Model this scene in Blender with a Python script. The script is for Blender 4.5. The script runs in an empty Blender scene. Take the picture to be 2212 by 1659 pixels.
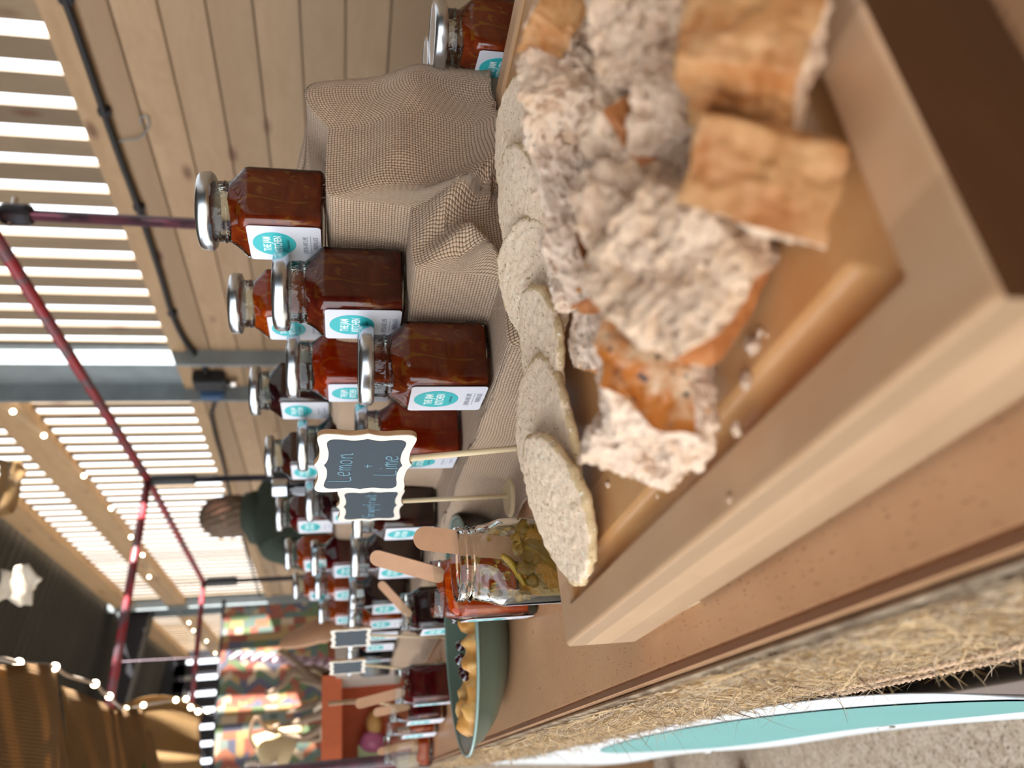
import bpy, bmesh, math, random
from math import sin, cos, pi, radians, atan2, sqrt, exp
from mathutils import Vector, Matrix, Euler, noise
random.seed(7)
S = bpy.context.scene
COL = S.collection
# ---------------------------------------------------------------- camera, light, exposure
# stall axes: X runs across the stall (customer side is -X, barn wall is +X), Y runs along the table, Z is up
F = 1700.0
TH = radians(12.2)
CAM = Vector((0, 0, 1.055))
HF = Vector((.454, .891, 0)).normalized(); RT = Vector((HF.y, -HF.x, 0))
FW = HF * cos(TH) + Vector((0, 0, -sin(TH))); UP = HF * sin(TH) + Vector((0, 0, cos(TH)))
cam = bpy.data.objects.new('camera', bpy.data.cameras.new('camera'))
COL.objects.link(cam)
cam.data.sensor_fit = 'HORIZONTAL'; cam.data.sensor_width = 36
cam.data.lens = 36 * F / 2212
cam.data.clip_start = .01
X_, Y_, Z_ = -UP, RT, -FW          # the phone was held upright, the photo is stored lying on its side
cam.matrix_world = Matrix(((X_.x, Y_.x, Z_.x, CAM.x), (X_.y, Y_.y, Z_.y, CAM.y), (X_.z, Y_.z, Z_.z, CAM.z), (0, 0, 0, 1)))
cam.data.dof.use_dof = True
cam.data.dof.focus_distance = .50
cam.data.dof.aperture_fstop = 7.8
S.camera = cam
w = bpy.data.worlds.new('sky'); S.world = w; w.use_nodes = True
bg = w.node_tree.nodes['Background']
bg.inputs[0].default_value = (.90, .945, 1, 1); bg.inputs[1].default_value = 2.6
sd = bpy.data.lights.new('sun', 'SUN'); sd.energy = 26; sd.angle = .009; sd.color = (1, .96, .9)
sun = bpy.data.objects.new('sun', sd); COL.objects.link(sun)
sun.rotation_euler = Vector((-1, .55, -.38)).to_track_quat('-Z', 'Y').to_euler()
sun.location = (8, -3, 5)
S.view_settings.view_transform = 'Standard'; S.view_settings.look = 'None'
S.view_settings.gamma = 1; S.view_settings.use_curve_mapping = False
S.view_settings.exposure = .45
S.cycles.use_denoising = True
S.cycles.max_bounces = 9; S.cycles.diffuse_bounces = 3; S.cycles.glossy_bounces = 3
S.cycles.transmission_bounces = 7; S.cycles.transparent_max_bounces = 14
S.cycles.sample_clamp_indirect = 6

def ray(x, y):
    return FW + RT * ((829.5 - y) / F) - UP * ((x - 1106) / F)
def at(x, y, d): return CAM + ray(x, y) * d
def onz(x, y, z):
    r = ray(x, y); return CAM + r * ((z - CAM.z) / r.z)
def onx(x, y, b):
    r = ray(x, y); return CAM + r * (b / r.x)
def ony(x, y, a):
    r = ray(x, y); return CAM + r * (a / r.y)

# ---------------------------------------------------------------- helpers
def tag(o, label=None, cat=None, group=None, kind=None):
    if label: o['label'] = label
    if cat: o['category'] = cat
    if group: o['group'] = group
    if kind: o['kind'] = kind
    return o
def thing(name, label, cat, loc=(0, 0, 0), rz=0, group=None):
    o = bpy.data.objects.new(name, None); COL.objects.link(o); o.empty_display_size = .02
    o.location = loc; o.rotation_euler = (0, 0, rz)
    return tag(o, label, cat, group)
def link(name, me, m=None, parent=None, smooth=False):
    o = bpy.data.objects.new(name, me); COL.objects.link(o)
    if m is not None:
        for mm in (m if isinstance(m, (list, tuple)) else [m]): me.materials.append(mm)
    if smooth: me.shade_smooth()
    if parent: o.parent = parent
    return o
def obj(name, bm, m=None, parent=None, smooth=False):
    me = bpy.data.meshes.new(name); bm.to_mesh(me); bm.free()
    return link(name, me, m, parent, smooth)
def BM(): return bmesh.new()
def box(bm, c, s, rot=None, bev=0):
    r = bmesh.ops.create_cube(bm, size=1)
    M = Matrix.Translation(c) @ (rot.to_matrix().to_4x4() if rot else Matrix()) @ Matrix.Diagonal((s[0], s[1], s[2], 1))
    bmesh.ops.transform(bm, matrix=M, verts=r['verts'])
    if bev:
        es = {e for v in r['verts'] for e in v.link_edges}
        bmesh.ops.bevel(bm, geom=list(es), offset=bev, segments=2, affect='EDGES')
    return bm
def bx(x0, x1, y0, y1, z0, z1, bm=None, bev=0):
    bm = bm or BM()
    return box(bm, ((x0+x1)/2, (y0+y1)/2, (z0+z1)/2), (abs(x1-x0), abs(y1-y0), abs(z1-z0)), bev=bev)
def tube(bm, pts, r, n=8, cap=True):
    pts = [Vector(p) for p in pts]; rings = []
    rr = r if isinstance(r, (list, tuple)) else [r] * len(pts)
    t = (pts[1] - pts[0]).normalized()
    nrm = t.orthogonal().normalized()
    for i, p in enumerate(pts):
        t = (pts[min(i+1, len(pts)-1)] - pts[max(i-1, 0)]).normalized()
        nrm = (nrm - t * nrm.dot(t)).normalized(); bn = t.cross(nrm)
        rings.append([bm.verts.new(p + (nrm*cos(2*pi*k/n) + bn*sin(2*pi*k/n)) * rr[i]) for k in range(n)])
    for a, b in zip(rings, rings[1:]):
        for k in range(n): bm.faces.new((a[k], a[(k+1) % n], b[(k+1) % n], b[k]))
    if cap:
        bm.faces.new(rings[0][::-1]); bm.faces.new(rings[-1])
    return bm
def lathe(bm, prof, n=40, c=(0, 0, 0), fn=None, cap0=True, cap1=True):
    """prof: (r, z) list; fn(angle, i) -> radius, z override"""
    rings = []
    for i, (r, z) in enumerate(prof):
        ring = []
        for k in range(n):
            a = 2*pi*k/n; rr, zz = (r, z) if fn is None else fn(a, i, r, z)
            ring.append(bm.verts.new((c[0] + rr*cos(a), c[1] + rr*sin(a), c[2] + zz)))
        rings.append(ring)
    for a, b in zip(rings, rings[1:]):
        for k in range(n): bm.faces.new((a[k], a[(k+1) % n], b[(k+1) % n], b[k]))
    if cap0: bm.faces.new(rings[0][::-1])
    if cap1: bm.faces.new(rings[-1])
    return bm
def catmull(pts, k=8):
    pts = [Vector(p) for p in pts]; P = [pts[0]*2-pts[1]] + pts + [pts[-1]*2-pts[-2]]; out = []
    for i in range(1, len(P)-2):
        for j in range(k):
            t = j/k; a, b, c, d = P[i-1:i+3]
            out.append(.5*((2*b) + (c-a)*t + (2*a-5*b+4*c-d)*t*t + (3*b-a-3*c+d)*t**3))
    return out + [pts[-1]]
def prism(bm, outline, t, axes=None):
    """extrude a 2D outline (x,y) by t along z"""
    a = [bm.verts.new((x, y, 0)) for x, y in outline]; b = [bm.verts.new((x, y, t)) for x, y in outline]
    n = len(a)
    bm.faces.new(a[::-1]); bm.faces.new(b)
    for i in range(n): bm.faces.new((a[i], a[(i+1) % n], b[(i+1) % n], b[i]))
    return bm
def grid(bm, nu, nv, fn, uv=None, close=False):
    vs = [[bm.verts.new(fn(i/(nu-1), j/(nv-1))) for j in range(nv)] for i in range(nu)]
    for i in range(nu-1):
        for j in range(nv-1): bm.faces.new((vs[i][j], vs[i+1][j], vs[i+1][j+1], vs[i][j+1]))
    return vs
def fbm(p, s, o=4): return noise.fractal(Vector(p)*s, 1.0, 2.0, o, noise_basis='PERLIN_ORIGINAL')

# ---------------------------------------------------------------- materials
class N:
    def __init__(s, name):
        m = bpy.data.materials.new(name); m.use_nodes = True; s.m = m; s.t = m.node_tree
        s.b = s.t.nodes['Principled BSDF']; s.out = s.t.nodes['Material Output']
    def n(s, typ, ins=None, **kw):
        x = s.t.nodes.new(typ)
        for k, v in kw.items(): setattr(x, k, v)
        for k, v in (ins or {}).items():
            if isinstance(v, bpy.types.NodeSocket): s.t.links.new(v, x.inputs[k])
            else: x.inputs[k].default_value = v
        return x
    def l(s, a, b): s.t.links.new(a, b)
    def coord(s, scale=(1, 1, 1), which='Object', rot=(0, 0, 0), loc=(0, 0, 0)):
        c = s.n('ShaderNodeTexCoord')
        return s.n('ShaderNodeMapping', {'Vector': c.outputs[which], 'Scale': scale, 'Rotation': rot, 'Location': loc}).outputs[0]
    def noise(s, v, scale, detail=4, rough=.55, dist=0):
        return s.n('ShaderNodeTexNoise', {'Vector': v, 'Scale': scale, 'Detail': detail, 'Roughness': rough, 'Distortion': dist}).outputs['Fac']
    def ramp(s, f, stops, const=False):
        r = s.n('ShaderNodeValToRGB', {'Fac': f}); e = r.color_ramp.elements
        if const: r.color_ramp.interpolation = 'CONSTANT'
        while len(e) < len(stops): e.new(.5)
        for x, (p, c) in zip(e, stops):
            x.position = p; x.color = tuple(c if isinstance(c, tuple) else (c, c, c))[:3] + (1,)
        return r.outputs[0]
    def mix(s, f, a, b, mode='MIX'):
        x = s.n('ShaderNodeMix', data_type='RGBA', blend_type=mode)
        for i, v in ((0, f), (6, a), (7, b)):
            if isinstance(v, bpy.types.NodeSocket): s.l(v, x.inputs[i])
            elif i == 0: x.inputs[0].default_value = v
            else: x.inputs[i].default_value = tuple(v) + (1,)
        return x.outputs[2]
    def math(s, op, a, b=0.0, c=0.0):
        x = s.n('ShaderNodeMath', operation=op)
        for i, v in enumerate((a, b, c)):
            if isinstance(v, bpy.types.NodeSocket): s.l(v, x.inputs[i])
            else: x.inputs[i].default_value = v
        return x.outputs[0]
    def bump(s, h, st=.3, d=.001):
        x = s.n('ShaderNodeBump', {'Height': h, 'Strength': st, 'Distance': d}); s.l(x.outputs[0], s.b.inputs['Normal']); return x.outputs[0]
    def set(s, col=None, rough=None, metal=None, **kw):
        for k, v in (('Base Color', col), ('Roughness', rough), ('Metallic', metal)):
            if v is None: continue
            if isinstance(v, bpy.types.NodeSocket): s.l(v, s.b.inputs[k])
            else: s.b.inputs[k].default_value = tuple(v) + (1,) if isinstance(v, tuple) else v
        for k, v in kw.items():
            k = k.replace('_', ' ')
            if isinstance(v, bpy.types.NodeSocket): s.l(v, s.b.inputs[k])
            else: s.b.inputs[k].default_value = tuple(v) + (1,) if isinstance(v, tuple) and s.b.inputs[k].type == 'RGBA' else v
        return s.m
def rgb(h):
    h = h.lstrip('#'); f = lambda c: c/12.92 if c <= .04045 else ((c+.055)/1.055)**2.4
    return tuple(f(int(h[i:i+2], 16)/255) for i in (0, 2, 4))
def plain(name, col, rough=.5, metal=0, var=.15, sc=60, **kw):
    m = N(name); c = rgb(col) if isinstance(col, str) else col
    f = m.noise(m.coord(), sc)
    return m.set(m.mix(f, tuple(x*(1-var) for x in c), tuple(min(1, x*(1+var)) for x in c)), rough, metal, **kw)
def wood(name, c1, c2, axis='Y', sc=1.0, rough=.5, knots=0, planks=None, flecks=0, bump=.15):
    """grain runs along axis; planks=(axis index, width) gives every board its own tone"""
    m = N(name); c1 = rgb(c1); c2 = rgb(c2)
    k = {'X': (1.5, 22, 22), 'Y': (22, 1.5, 22), 'Z': (22, 22, 1.5)}[axis]
    v0 = m.coord(); v = m.coord(tuple(x*sc for x in k))
    d = m.noise(m.coord((3*sc,)*3), 1.5, 2)
    vv = m.n('ShaderNodeVectorMath', {0: v, 1: m.n('ShaderNodeCombineXYZ', {0: m.math('MULTIPLY', d, 3), 1: m.math('MULTIPLY', d, 3), 2: m.math('MULTIPLY', d, 3)}).outputs[0]}, operation='ADD')
    g = m.noise(vv.outputs[0], 1.0, 5, .65)
    col = m.mix(m.ramp(g, [(.3, 0.0), (.7, 1.0)]), c1, c2)
    big = m.noise(m.coord((sc,)*3), 2.5, 3)
    col = m.mix(m.math('MULTIPLY', big, .5), col, tuple(x*.72 for x in c1), 'MIX')
    if planks:
        sep = m.n('ShaderNodeSeparateXYZ', {0: v0}).outputs[planks[0]]
        idn = m.math('FLOOR', m.math('DIVIDE', m.math('ADD', sep, planks[2] if len(planks) > 2 else 0), planks[1]))
        wn = m.n('ShaderNodeTexWhiteNoise', {'W': idn}, noise_dimensions='1D').outputs[0]
        col = m.mix(m.math('MULTIPLY', wn, .75), col, tuple(x*.58 for x in c1))
    if knots:
        vo = m.n('ShaderNodeTexVoronoi', {'Vector': m.coord({'X': (1.2, 6, 6), 'Y': (6, 1.2*knots, 6), 'Z': (6, 6, 1.2)}[axis]), 'Scale': 1.0, 'Randomness': 1.0})
        vd = m.n('ShaderNodeTexVoronoi', {'Vector': m.coord({'X': (2, 5, 5), 'Y': (5, 2.2*knots, 5), 'Z': (5, 5, 2)}[axis]), 'Scale': 1.5})
        kd = m.ramp(vd.outputs['Distance'], [(0.06, 1.0), (.17, 0.0)])
        col = m.mix(m.math('MULTIPLY', kd, .75), col, rgb('#5a3520'))
    if flecks:
        fl = m.noise(m.coord({'Y': (900, 160, 900), 'X': (160, 900, 900), 'Z': (900, 900, 160)}[axis]), 1, 1)
        col = m.mix(m.math('MULTIPLY', m.ramp(fl, [(.66, 0.0), (.72, 1.0)]), flecks), col, rgb('#6b4020'))
    m.bump(g, bump, .002)
    return m.set(col, rough)

M = {}
M['plank'] = wood('pine boards', '#a88a68', '#bd9f7e', 'Y', 1.0, .6, knots=1, planks=(2, .123, -.06))
M['slat'] = wood('slat boards', '#86725a', '#9a866c', 'Z', 1.0, .7, knots=1, planks=(1, .13))
M['rail'] = wood('timber rail', '#a68864', '#b99a76', 'Y', .8, .65, knots=1)
M['table'] = wood('beech ply', '#c8946a', '#dbac82', 'Y', .7, .42, flecks=.7, bump=.05)
M['plyedge'] = N('ply edge')
def _spots():
    m = M['table']; t = m.node_tree; b = t.nodes['Principled BSDF']; l = b.inputs['Base Color'].links[0].from_socket
    c = t.nodes.new('ShaderNodeTexCoord'); v = t.nodes.new('ShaderNodeTexVoronoi'); v.inputs['Scale'].default_value = 38
    r = t.nodes.new('ShaderNodeValToRGB'); r.color_ramp.elements[0].position = .045; r.color_ramp.elements[0].color = (1, 1, 1, 1); r.color_ramp.elements[1].position = .075; r.color_ramp.elements[1].color = (0, 0, 0, 1)
    x = t.nodes.new('ShaderNodeMix'); x.data_type = 'RGBA'; x.inputs[7].default_value = rgb('#7a4a26') + (1,)
    t.links.new(c.outputs['Object'], v.inputs['Vector']); t.links.new(v.outputs['Distance'], r.inputs[0]); t.links.new(r.outputs[0], x.inputs[0]); t.links.new(l, x.inputs[6]); t.links.new(x.outputs[2], b.inputs['Base Color'])
_spots()
def _ply():
    m = M['plyedge']; z = m.n('ShaderNodeSeparateXYZ', {0: m.coord()}).outputs[2]
    f = m.math('FRACT', m.math('MULTIPLY', z, 280)); n = m.noise(m.coord((30, 4, 30)), 4)
    col = m.mix(m.ramp(f, [(.35, 0.0), (.5, 1.0)]), rgb('#caa274'), rgb('#7c5236'))
    M['plyedge'] = m.set(m.mix(m.math('MULTIPLY', n, .3), col, rgb('#8a6040')), .7)
_ply()
M['board'] = wood('board top', '#c88c52', '#e2b480', 'Y', 1.6, .34, planks=(0, .038, .02), bump=.05)
M['board_rim'] = wood('board rim', '#d4a67c', '#e4c09a', 'Y', 1.8, .45, planks=(0, .05, .02), bump=.05)
M['board_side'] = wood('board side', '#b39372', '#caaa88', 'Y', 1.4, .6, planks=(2, .0137, .0))
M['board_end_shaded'] = wood('shaded board end', '#4c2c12', '#5e3a1c', 'X', 1.4, .5)  # dark end grain, its colour deepened to paint in the near face's shadow
M['stick'] = wood('birch stick', '#b98c6a', '#c79a76', 'Z', 3, .6, bump=.04)
M['dowel'] = wood('dowel', '#dcc49b', '#e6d2ac', 'Z', 4, .6, bump=.04)
M['cream'] = plain('cream frame', '#ddd6ca', .55, var=.05)
M['edgebrown'] = wood('sawn edge', '#a5805c', '#bd9870', 'X', 5, .7)
M['slate'] = plain('chalkboard', '#2a3743', .7, var=.14, sc=90)
M['chalk'] = plain('chalk', '#6f93a3', .9, var=.1)
M['steel'] = plain('galvanised steel', '#8a9498', .5, .35, var=.3, sc=9)
M['darksteel'] = plain('dark steel', '#2c2b30', .5, .6)
M['corr'] = plain('corrugated roof', '#2e2e2c', .5, .3, var=.25, sc=3)
M['redtube'] = None
def _red():
    m = N('worn red paint'); f = m.noise(m.coord((3, 3, 3)), 3, 5, .7)
    M['redtube'] = m.set(m.mix(m.ramp(f, [(.45, 0.0), (.6, 1.0)]), rgb('#8e2b33'), rgb('#5f4a50')), .42)
    m = N('purple paint'); f = m.noise(m.coord((6, 6, 6)), 3, 5, .7)
    M['purptube'] = m.set(m.mix(m.ramp(f, [(.45, 0.0), (.6, 1.0)]), rgb('#5c3540'), rgb('#3d2c34')), .42)
_red()
M['black'] = plain('black plastic', '#1b1c1e', .45)
M['blueplastic'] = plain('blue socket', '#39587c', .4)
M['lid'] = None
def _lid():
    m = N('lid tin'); m.bump(m.noise(m.coord(), 260, 2), .03, .0005); M['lid'] = m.set((.56, .61, .66), .26, 1.0)
_lid()
def thin_glass(name, tint, bumpst=.0, bs=300):
    m = N(name); t = m.t
    fr = m.n('ShaderNodeFresnel', {'IOR': 1.5})
    g = m.n('ShaderNodeBsdfGlossy', {'Roughness': .03}); tr = m.n('ShaderNodeBsdfTransparent', {'Color': tint + (1,)})
    if bumpst:
        b = m.n('ShaderNodeBump', {'Height': m.noise(m.coord((1, 1, .6)), bs, 2), 'Strength': bumpst, 'Distance': .001})
        m.l(b.outputs[0], g.inputs['Normal']); m.l(b.outputs[0], fr.inputs['Normal'])
    mx = m.n('ShaderNodeMixShader', {0: m.math('MULTIPLY', fr.outputs[0], 1.1), 1: tr.outputs[0], 2: g.outputs[0]})
    m.l(mx.outputs[0], m.out.inputs[0]); return m.m
M['glass'] = thin_glass('jar glass', (.93, .97, .95), .0)
M['glassneck'] = thin_glass('jar neck glass', (.84, .88, .84), .8, 260)
def real_glass():
    m = N('thick glass'); m.bump(m.noise(m.coord((1, 1, .5)), 130, 2), .12, .001)
    return m.set((.95, .985, .965), .0, 0, Transmission_Weight=1.0, IOR=1.46)
M['glassthick'] = real_glass()
def jam(name, c1, c2, streak=None, tr=.4, sc=40):
    m = N(name); v = m.coord((1, 1, 1.6))
    f = m.noise(v, sc, 3, .6, 1.5)
    col = m.mix(m.ramp(f, [(.35, 0.0), (.68, 1.0)]), rgb(c1), rgb(c2))
    if streak:
        wv = m.noise(m.coord((1, 1, .35), rot=(.6, .5, .3)), 95, 1, .3, 2.2)
        col = m.mix(m.math('MULTIPLY', m.ramp(wv, [(.60, 0.0), (.66, 1.0)]), .55), col, rgb(streak))
    m.set(col, .08, 0, Coat_Weight=.3)
    tl = m.n('ShaderNodeBsdfTranslucent', {'Color': col})
    mx = m.n('ShaderNodeMixShader', {0: tr, 1: m.b.outputs[0], 2: tl.outputs[0]})
    m.l(mx.outputs[0], m.out.inputs[0]); return m.m
JAM = {'amber': jam('amber marmalade', '#8c2c10', '#b8481a', '#cf8428', .45), 'brown': jam('brown marmalade', '#66180f', '#8a2c18', '#a8581c', .4),
       'orange': jam('orange marmalade', '#d04a0c', '#e86818', '#f09a30', .55), 'red': jam('red marmalade', '#c03008', '#e0480e', '#e87420', .55),
       'purple': jam('dark berry jam', '#2e0e18', '#44141e', None, .3), 'ruby': jam('ruby jam', '#5c0a16', '#8a1420', None, .4),
       'maroon': jam('maroon jam', '#3e1212', '#5a1c16', None, .35), 'black': jam('black jam', '#14141e', '#20202c', None, .2)}
M['label'] = plain('white label paper', '#d6d8e2', .5, var=.02)
M['teal'] = plain('teal print', '#33b3b8', .5, var=.04)
M['tealdark'] = plain('dark teal print', '#1f7f86', .5, var=.04)
M['white'] = plain('white print', '#eef6f6', .6, var=.02)
M['greyprint'] = plain('grey print', '#7a7d8c', .6, var=.05)
M['greypale'] = plain('pale grey print', '#b4b7c4', .6, var=.05)

def burlap_mat(name, pitch, c1='#dcc3a8', c2='#c09f80', hole='#4e3a28', uv=True, dark=.85, tr=0.0):
    m = N(name); c = m.n('ShaderNodeTexCoord').outputs['UV' if uv else 'Object']
    warp = m.noise(c, 25, 2); warp2 = m.noise(m.n('ShaderNodeMapping', {'Vector': c, 'Location': (3, 5, 1)}).outputs[0], 25, 2)
    sp = m.n('ShaderNodeSeparateXYZ', {0: c})
    U = m.math('ADD', sp.outputs[0], m.math('MULTIPLY', warp, pitch*1.2)); V = m.math('ADD', sp.outputs[1], m.math('MULTIPLY', warp2, pitch*1.2))
    su = m.math('ABSOLUTE', m.math('SINE', m.math('MULTIPLY', U, pi/pitch))); sv = m.math('ABSOLUTE', m.math('SINE', m.math('MULTIPLY', V, pi/pitch)))
    # over/under checker
    cu = m.math('FLOOR', m.math('DIVIDE', U, pitch)); cv = m.math('FLOOR', m.math('DIVIDE', V, pitch))
    par = m.math('MODULO', m.math('ABSOLUTE', m.math('ADD', cu, cv)), 2.0)
    h = m.mix(par, m.n('ShaderNodeCombineXYZ', {0: su, 1: su, 2: su}).outputs[0], m.n('ShaderNodeCombineXYZ', {0: sv, 1: sv, 2: sv}).outputs[0])
    hole_f = m.math('MULTIPLY', su, sv)
    hf = m.ramp(hole_f, [(.10, 1.0), (.34, 0.0)])
    f = m.noise(m.n('ShaderNodeMapping', {'Vector': c, 'Scale': (1, 1, 1)}).outputs[0], 18, 4)
    fine = m.noise(c, 420, 2)
    col = m.mix(f, rgb(c1), rgb(c2)); col = m.mix(m.math('MULTIPLY', fine, .5), col, rgb(c2))
    col = m.mix(m.math('MULTIPLY', hf, dark), col, rgb(hole))
    tot = m.math('ADD', m.math('MULTIPLY', m.n('ShaderNodeSeparateColor', {0: h}).outputs[0], .6), m.math('MULTIPLY', hole_f, .7))
    m.bump(m.math('ADD', tot, m.math('MULTIPLY', fine, .35)), .75, pitch*.45)
    m.set(col, .95, Sheen_Weight=.15)
    if tr:
        tl = m.n('ShaderNodeBsdfTranslucent', {'Color': col})
        mx = m.n('ShaderNodeMixShader', {0: tr, 1: m.b.outputs[0], 2: tl.outputs[0]}); m.l(mx.outputs[0], m.out.inputs[0])
    return m.m
M['burlap'] = burlap_mat('burlap weave', .0021)
M['sack'] = burlap_mat('sack weave', .006, '#b3905f', '#97774c', '#6b5030', True, .5, .5)

def crumb_mat(name, c1, c2, pore, ps=260, seeds=True):
    m = N(name); v = m.coord()
    n1 = m.noise(v, 55, 4, .6); n2 = m.noise(v, 420, 3, .6)
    vo = m.n('ShaderNodeTexVoronoi', {'Vector': m.n('ShaderNodeVectorMath', {0: v, 1: m.n('ShaderNodeVectorMath', {0: m.n('ShaderNodeTexNoise', {'Vector': v, 'Scale': 120.}).outputs['Color'], 1: (.006, .006, .006)}, operation='MULTIPLY').outputs[0]}, operation='ADD').outputs[0], 'Scale': ps})
    pf = m.ramp(vo.outputs['Distance'], [(.12, 1.0), (.36, 0.0)])
    col = m.mix(m.ramp(n1, [(.35, 0.0), (.7, 1.0)]), rgb(c1), rgb(c2))
    col = m.mix(m.math('MULTIPLY', m.math('MULTIPLY', pf, n1), .8), col, rgb(pore))
    if seeds:
        vs = m.n('ShaderNodeTexVoronoi', {'Vector': v, 'Scale': 130.0})
        col = m.mix(m.ramp(vs.outputs['Distance'], [(.06, 1.0), (.085, 0.0)]), col, rgb('#3b3236'))
        vs2 = m.n('ShaderNodeTexVoronoi', {'Vector': m.coord(loc=(.3, .2, .1)), 'Scale': 70.0})
        col = m.mix(m.ramp(vs2.outputs['Distance'], [(.06, 1.0), (.09, 0.0)]), col, rgb('#c98a4a'))
    h = m.math('ADD', m.math('MULTIPLY', m.math('SUBTRACT', 1.0, pf), .8), m.math('MULTIPLY', n2, .9))
    m.bump(h, .9, .0014)
    return m.set(col, .9, Subsurface_Weight=.25, Subsurface_Radius=(.004, .003, .002), Subsurface_Scale=.5)
M['crumb'] = crumb_mat('bread crumb', '#e0c6ac', '#cdaa88', '#966440', 190)
M['crumb2'] = crumb_mat('paler crumb', '#e4cdb8', '#d3b59a', '#a2744e', 240)
def crust_mat(name, c1, c2, c3):
    m = N(name); v = m.coord(); n1 = m.noise(v, 38, 4, .6); n2 = m.noise(m.coord(loc=(2, 1, 3)), 75, 5, .7)
    col = m.mix(m.ramp(n1, [(.38, 0.0), (.62, 1.0)]), rgb(c1), rgb(c2))
    col = m.mix(m.math('MULTIPLY', m.ramp(n2, [(.52, 0.0), (.7, 1.0)]), .7), col, rgb(c3))
    m.bump(m.noise(v, 160, 4, .6), .35, .001)
    return m.set(col, .62)
M['crust'] = crust_mat('pale crust', '#a4652f', '#c4935f', '#cda67a')
M['crust2'] = crust_mat('baked crust', '#9c5a2c', '#b3713c', '#c99260')
def toast_mat():
    m = N('toasted top'); v = m.coord(); n1 = m.noise(v, 60, 4, .6)
    col = m.mix(m.ramp(n1, [(.42, 0.0), (.56, 1.0)]), rgb('#b86f2c'), rgb('#d9bd9c'))
    vs = m.n('ShaderNodeTexVoronoi', {'Vector': v, 'Scale': 210.0})
    col = m.mix(m.ramp(vs.outputs['Distance'], [(.16, 1.0), (.22, 0.0)]), col, rgb('#2f2a33'))
    n3 = m.noise(m.coord(loc=(4, 4, 4)), 45, 3); col = m.mix(m.ramp(n3, [(.62, 0.0), (.7, 1.0)]), col, rgb('#7c3b14'))
    m.bump(n1, .5, .002); return m.set(col, .35)
M['toast'] = toast_mat()
def oat_mat(k=0):
    m = N('oatcake'); v = m.coord(); n1 = m.noise(v, 60, 4); n2 = m.noise(m.coord((1, 1.6, 1)), 330, 3, .7)
    col = m.mix(n1, rgb('#c4a67a') if k else rgb('#e2c6a6'), rgb('#d8c096') if k else rgb('#eed8c0'))
    col = m.mix(m.ramp(n2, [(.60, 0.0), (.68, 1.0)]), col, rgb('#8c6638'))
    col = m.mix(m.ramp(m.noise(m.coord(loc=(5, 1, 1)), 300, 2, .6), [(.64, 0.0), (.7, 1.0)]), col, rgb('#f0e8d4'))
    m.bump(m.noise(v, 420, 4, .7), .8, .0009); return m.set(col, .85)
M['oat'] = oat_mat(); M['oatrim'] = oat_mat(1)
def floor_mat():
    m = N('aggregate floor'); v = m.coord()
    vo = m.n('ShaderNodeTexVoronoi', {'Vector': v, 'Scale': 75.0}); col = m.mix(m.n('ShaderNodeSeparateColor', {0: vo.outputs['Color']}).outputs[0], rgb('#b8a58c'), rgb('#d8c8b2'))
    col = m.mix(m.ramp(m.noise(v, 130, 3), [(.56, 0.0), (.66, 1.0)]), col, rgb('#6f5a48'))
    m.bump(m.noise(v, 150, 3), .5, .004); return m.set(col, .85)
M['floor'] = floor_mat()
def kilim():
    m = N('kilim weave'); c = m.coord(); sp = m.n('ShaderNodeSeparateXYZ', {0: c}); X, Z = sp.outputs[0], sp.outputs[2]
    zz = m.math('MULTIPLY', m.math('PINGPONG', Z, .085), .8)
    band = m.math('DIVIDE', m.math('ADD', X, m.math('MULTIPLY', zz, m.ramp(m.math('FRACT', m.math('MULTIPLY', X, 1.9)), [(.0, .0), (.42, .9)], True))), .042)
    bi = m.math('FLOOR', band)
    ci = m.math('FLOOR', m.math('DIVIDE', Z, m.math('ADD', .045, m.math('MULTIPLY', m.math('MODULO', m.math('ABSOLUTE', bi), 3), .03))))
    wn = m.n('ShaderNodeTexWhiteNoise', {'Vector': m.n('ShaderNodeCombineXYZ', {0: bi, 1: ci, 2: 0}).outputs[0]}, noise_dimensions='3D').outputs[0]
    col = m.ramp(wn, [(0, rgb('#8f3a30')), (.2, rgb('#a35a3c')), (.33, rgb('#3f6664')), (.47, rgb('#b08f58')), (.58, rgb('#4b6f46')), (.68, rgb('#3b4a6c')), (.76, rgb('#cbb394')), (.86, rgb('#98403a')), (.93, rgb('#7a8f8a'))], True)
    col = m.mix(.4, col, rgb('#6a5a48')); m.bump(m.noise(c, 300, 2), .4, .003); return m.set(col, .95)
M['kilim'] = kilim()
M['coat'] = plain('dark green cloth', '#333e33', .95, var=.25, sc=12)
M['trouser'] = plain('dark trousers', '#22242c', .95)
M['skin'] = plain('skin', '#b98a72', .6, var=.08)
M['hair'] = None
def _hair():
    m = N('hair'); f = m.noise(m.coord((10, 10, 60), rot=(.2, 1.1, 0)), 3, 4, .6)
    M['hair'] = m.set(m.mix(f, rgb('#3a2d26'), rgb('#7d6650')), .7)
_hair()
M['plate'] = plain('sage green glaze', '#55665a', .3, var=.1, sc=30)
M['platerim'] = plain('rim glaze', '#7f9a94', .25, var=.05)
M['pastry'] = crust_mat('golden pastry', '#c8893c', '#dba75a', '#ead19a')
M['berry'] = plain('berry jam', '#2a0c1c', .12, var=.4, sc=80, Coat_Weight=1.0)
M['fibre'] = plain('jute fibre', '#b5a28a', .9, var=.45, sc=70)
M['fibre2'] = plain('jute fibre gold', '#d0b48a', .9, var=.2, sc=25)
M['rope'] = plain('jute rope', '#c9a88a', .9, var=.15, sc=200)
M['taupe'] = plain('taupe cloth', '#776a63', .8, var=.06, sc=400)
M['brown'] = plain('brown tape', '#4a3a28', .35, var=.2)
M['banner'] = plain('banner vinyl', '#dfe7ec', .35, var=.03)
M['bannerteal'] = plain('banner teal', '#63a9a9', .4, var=.06, sc=6)
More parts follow.
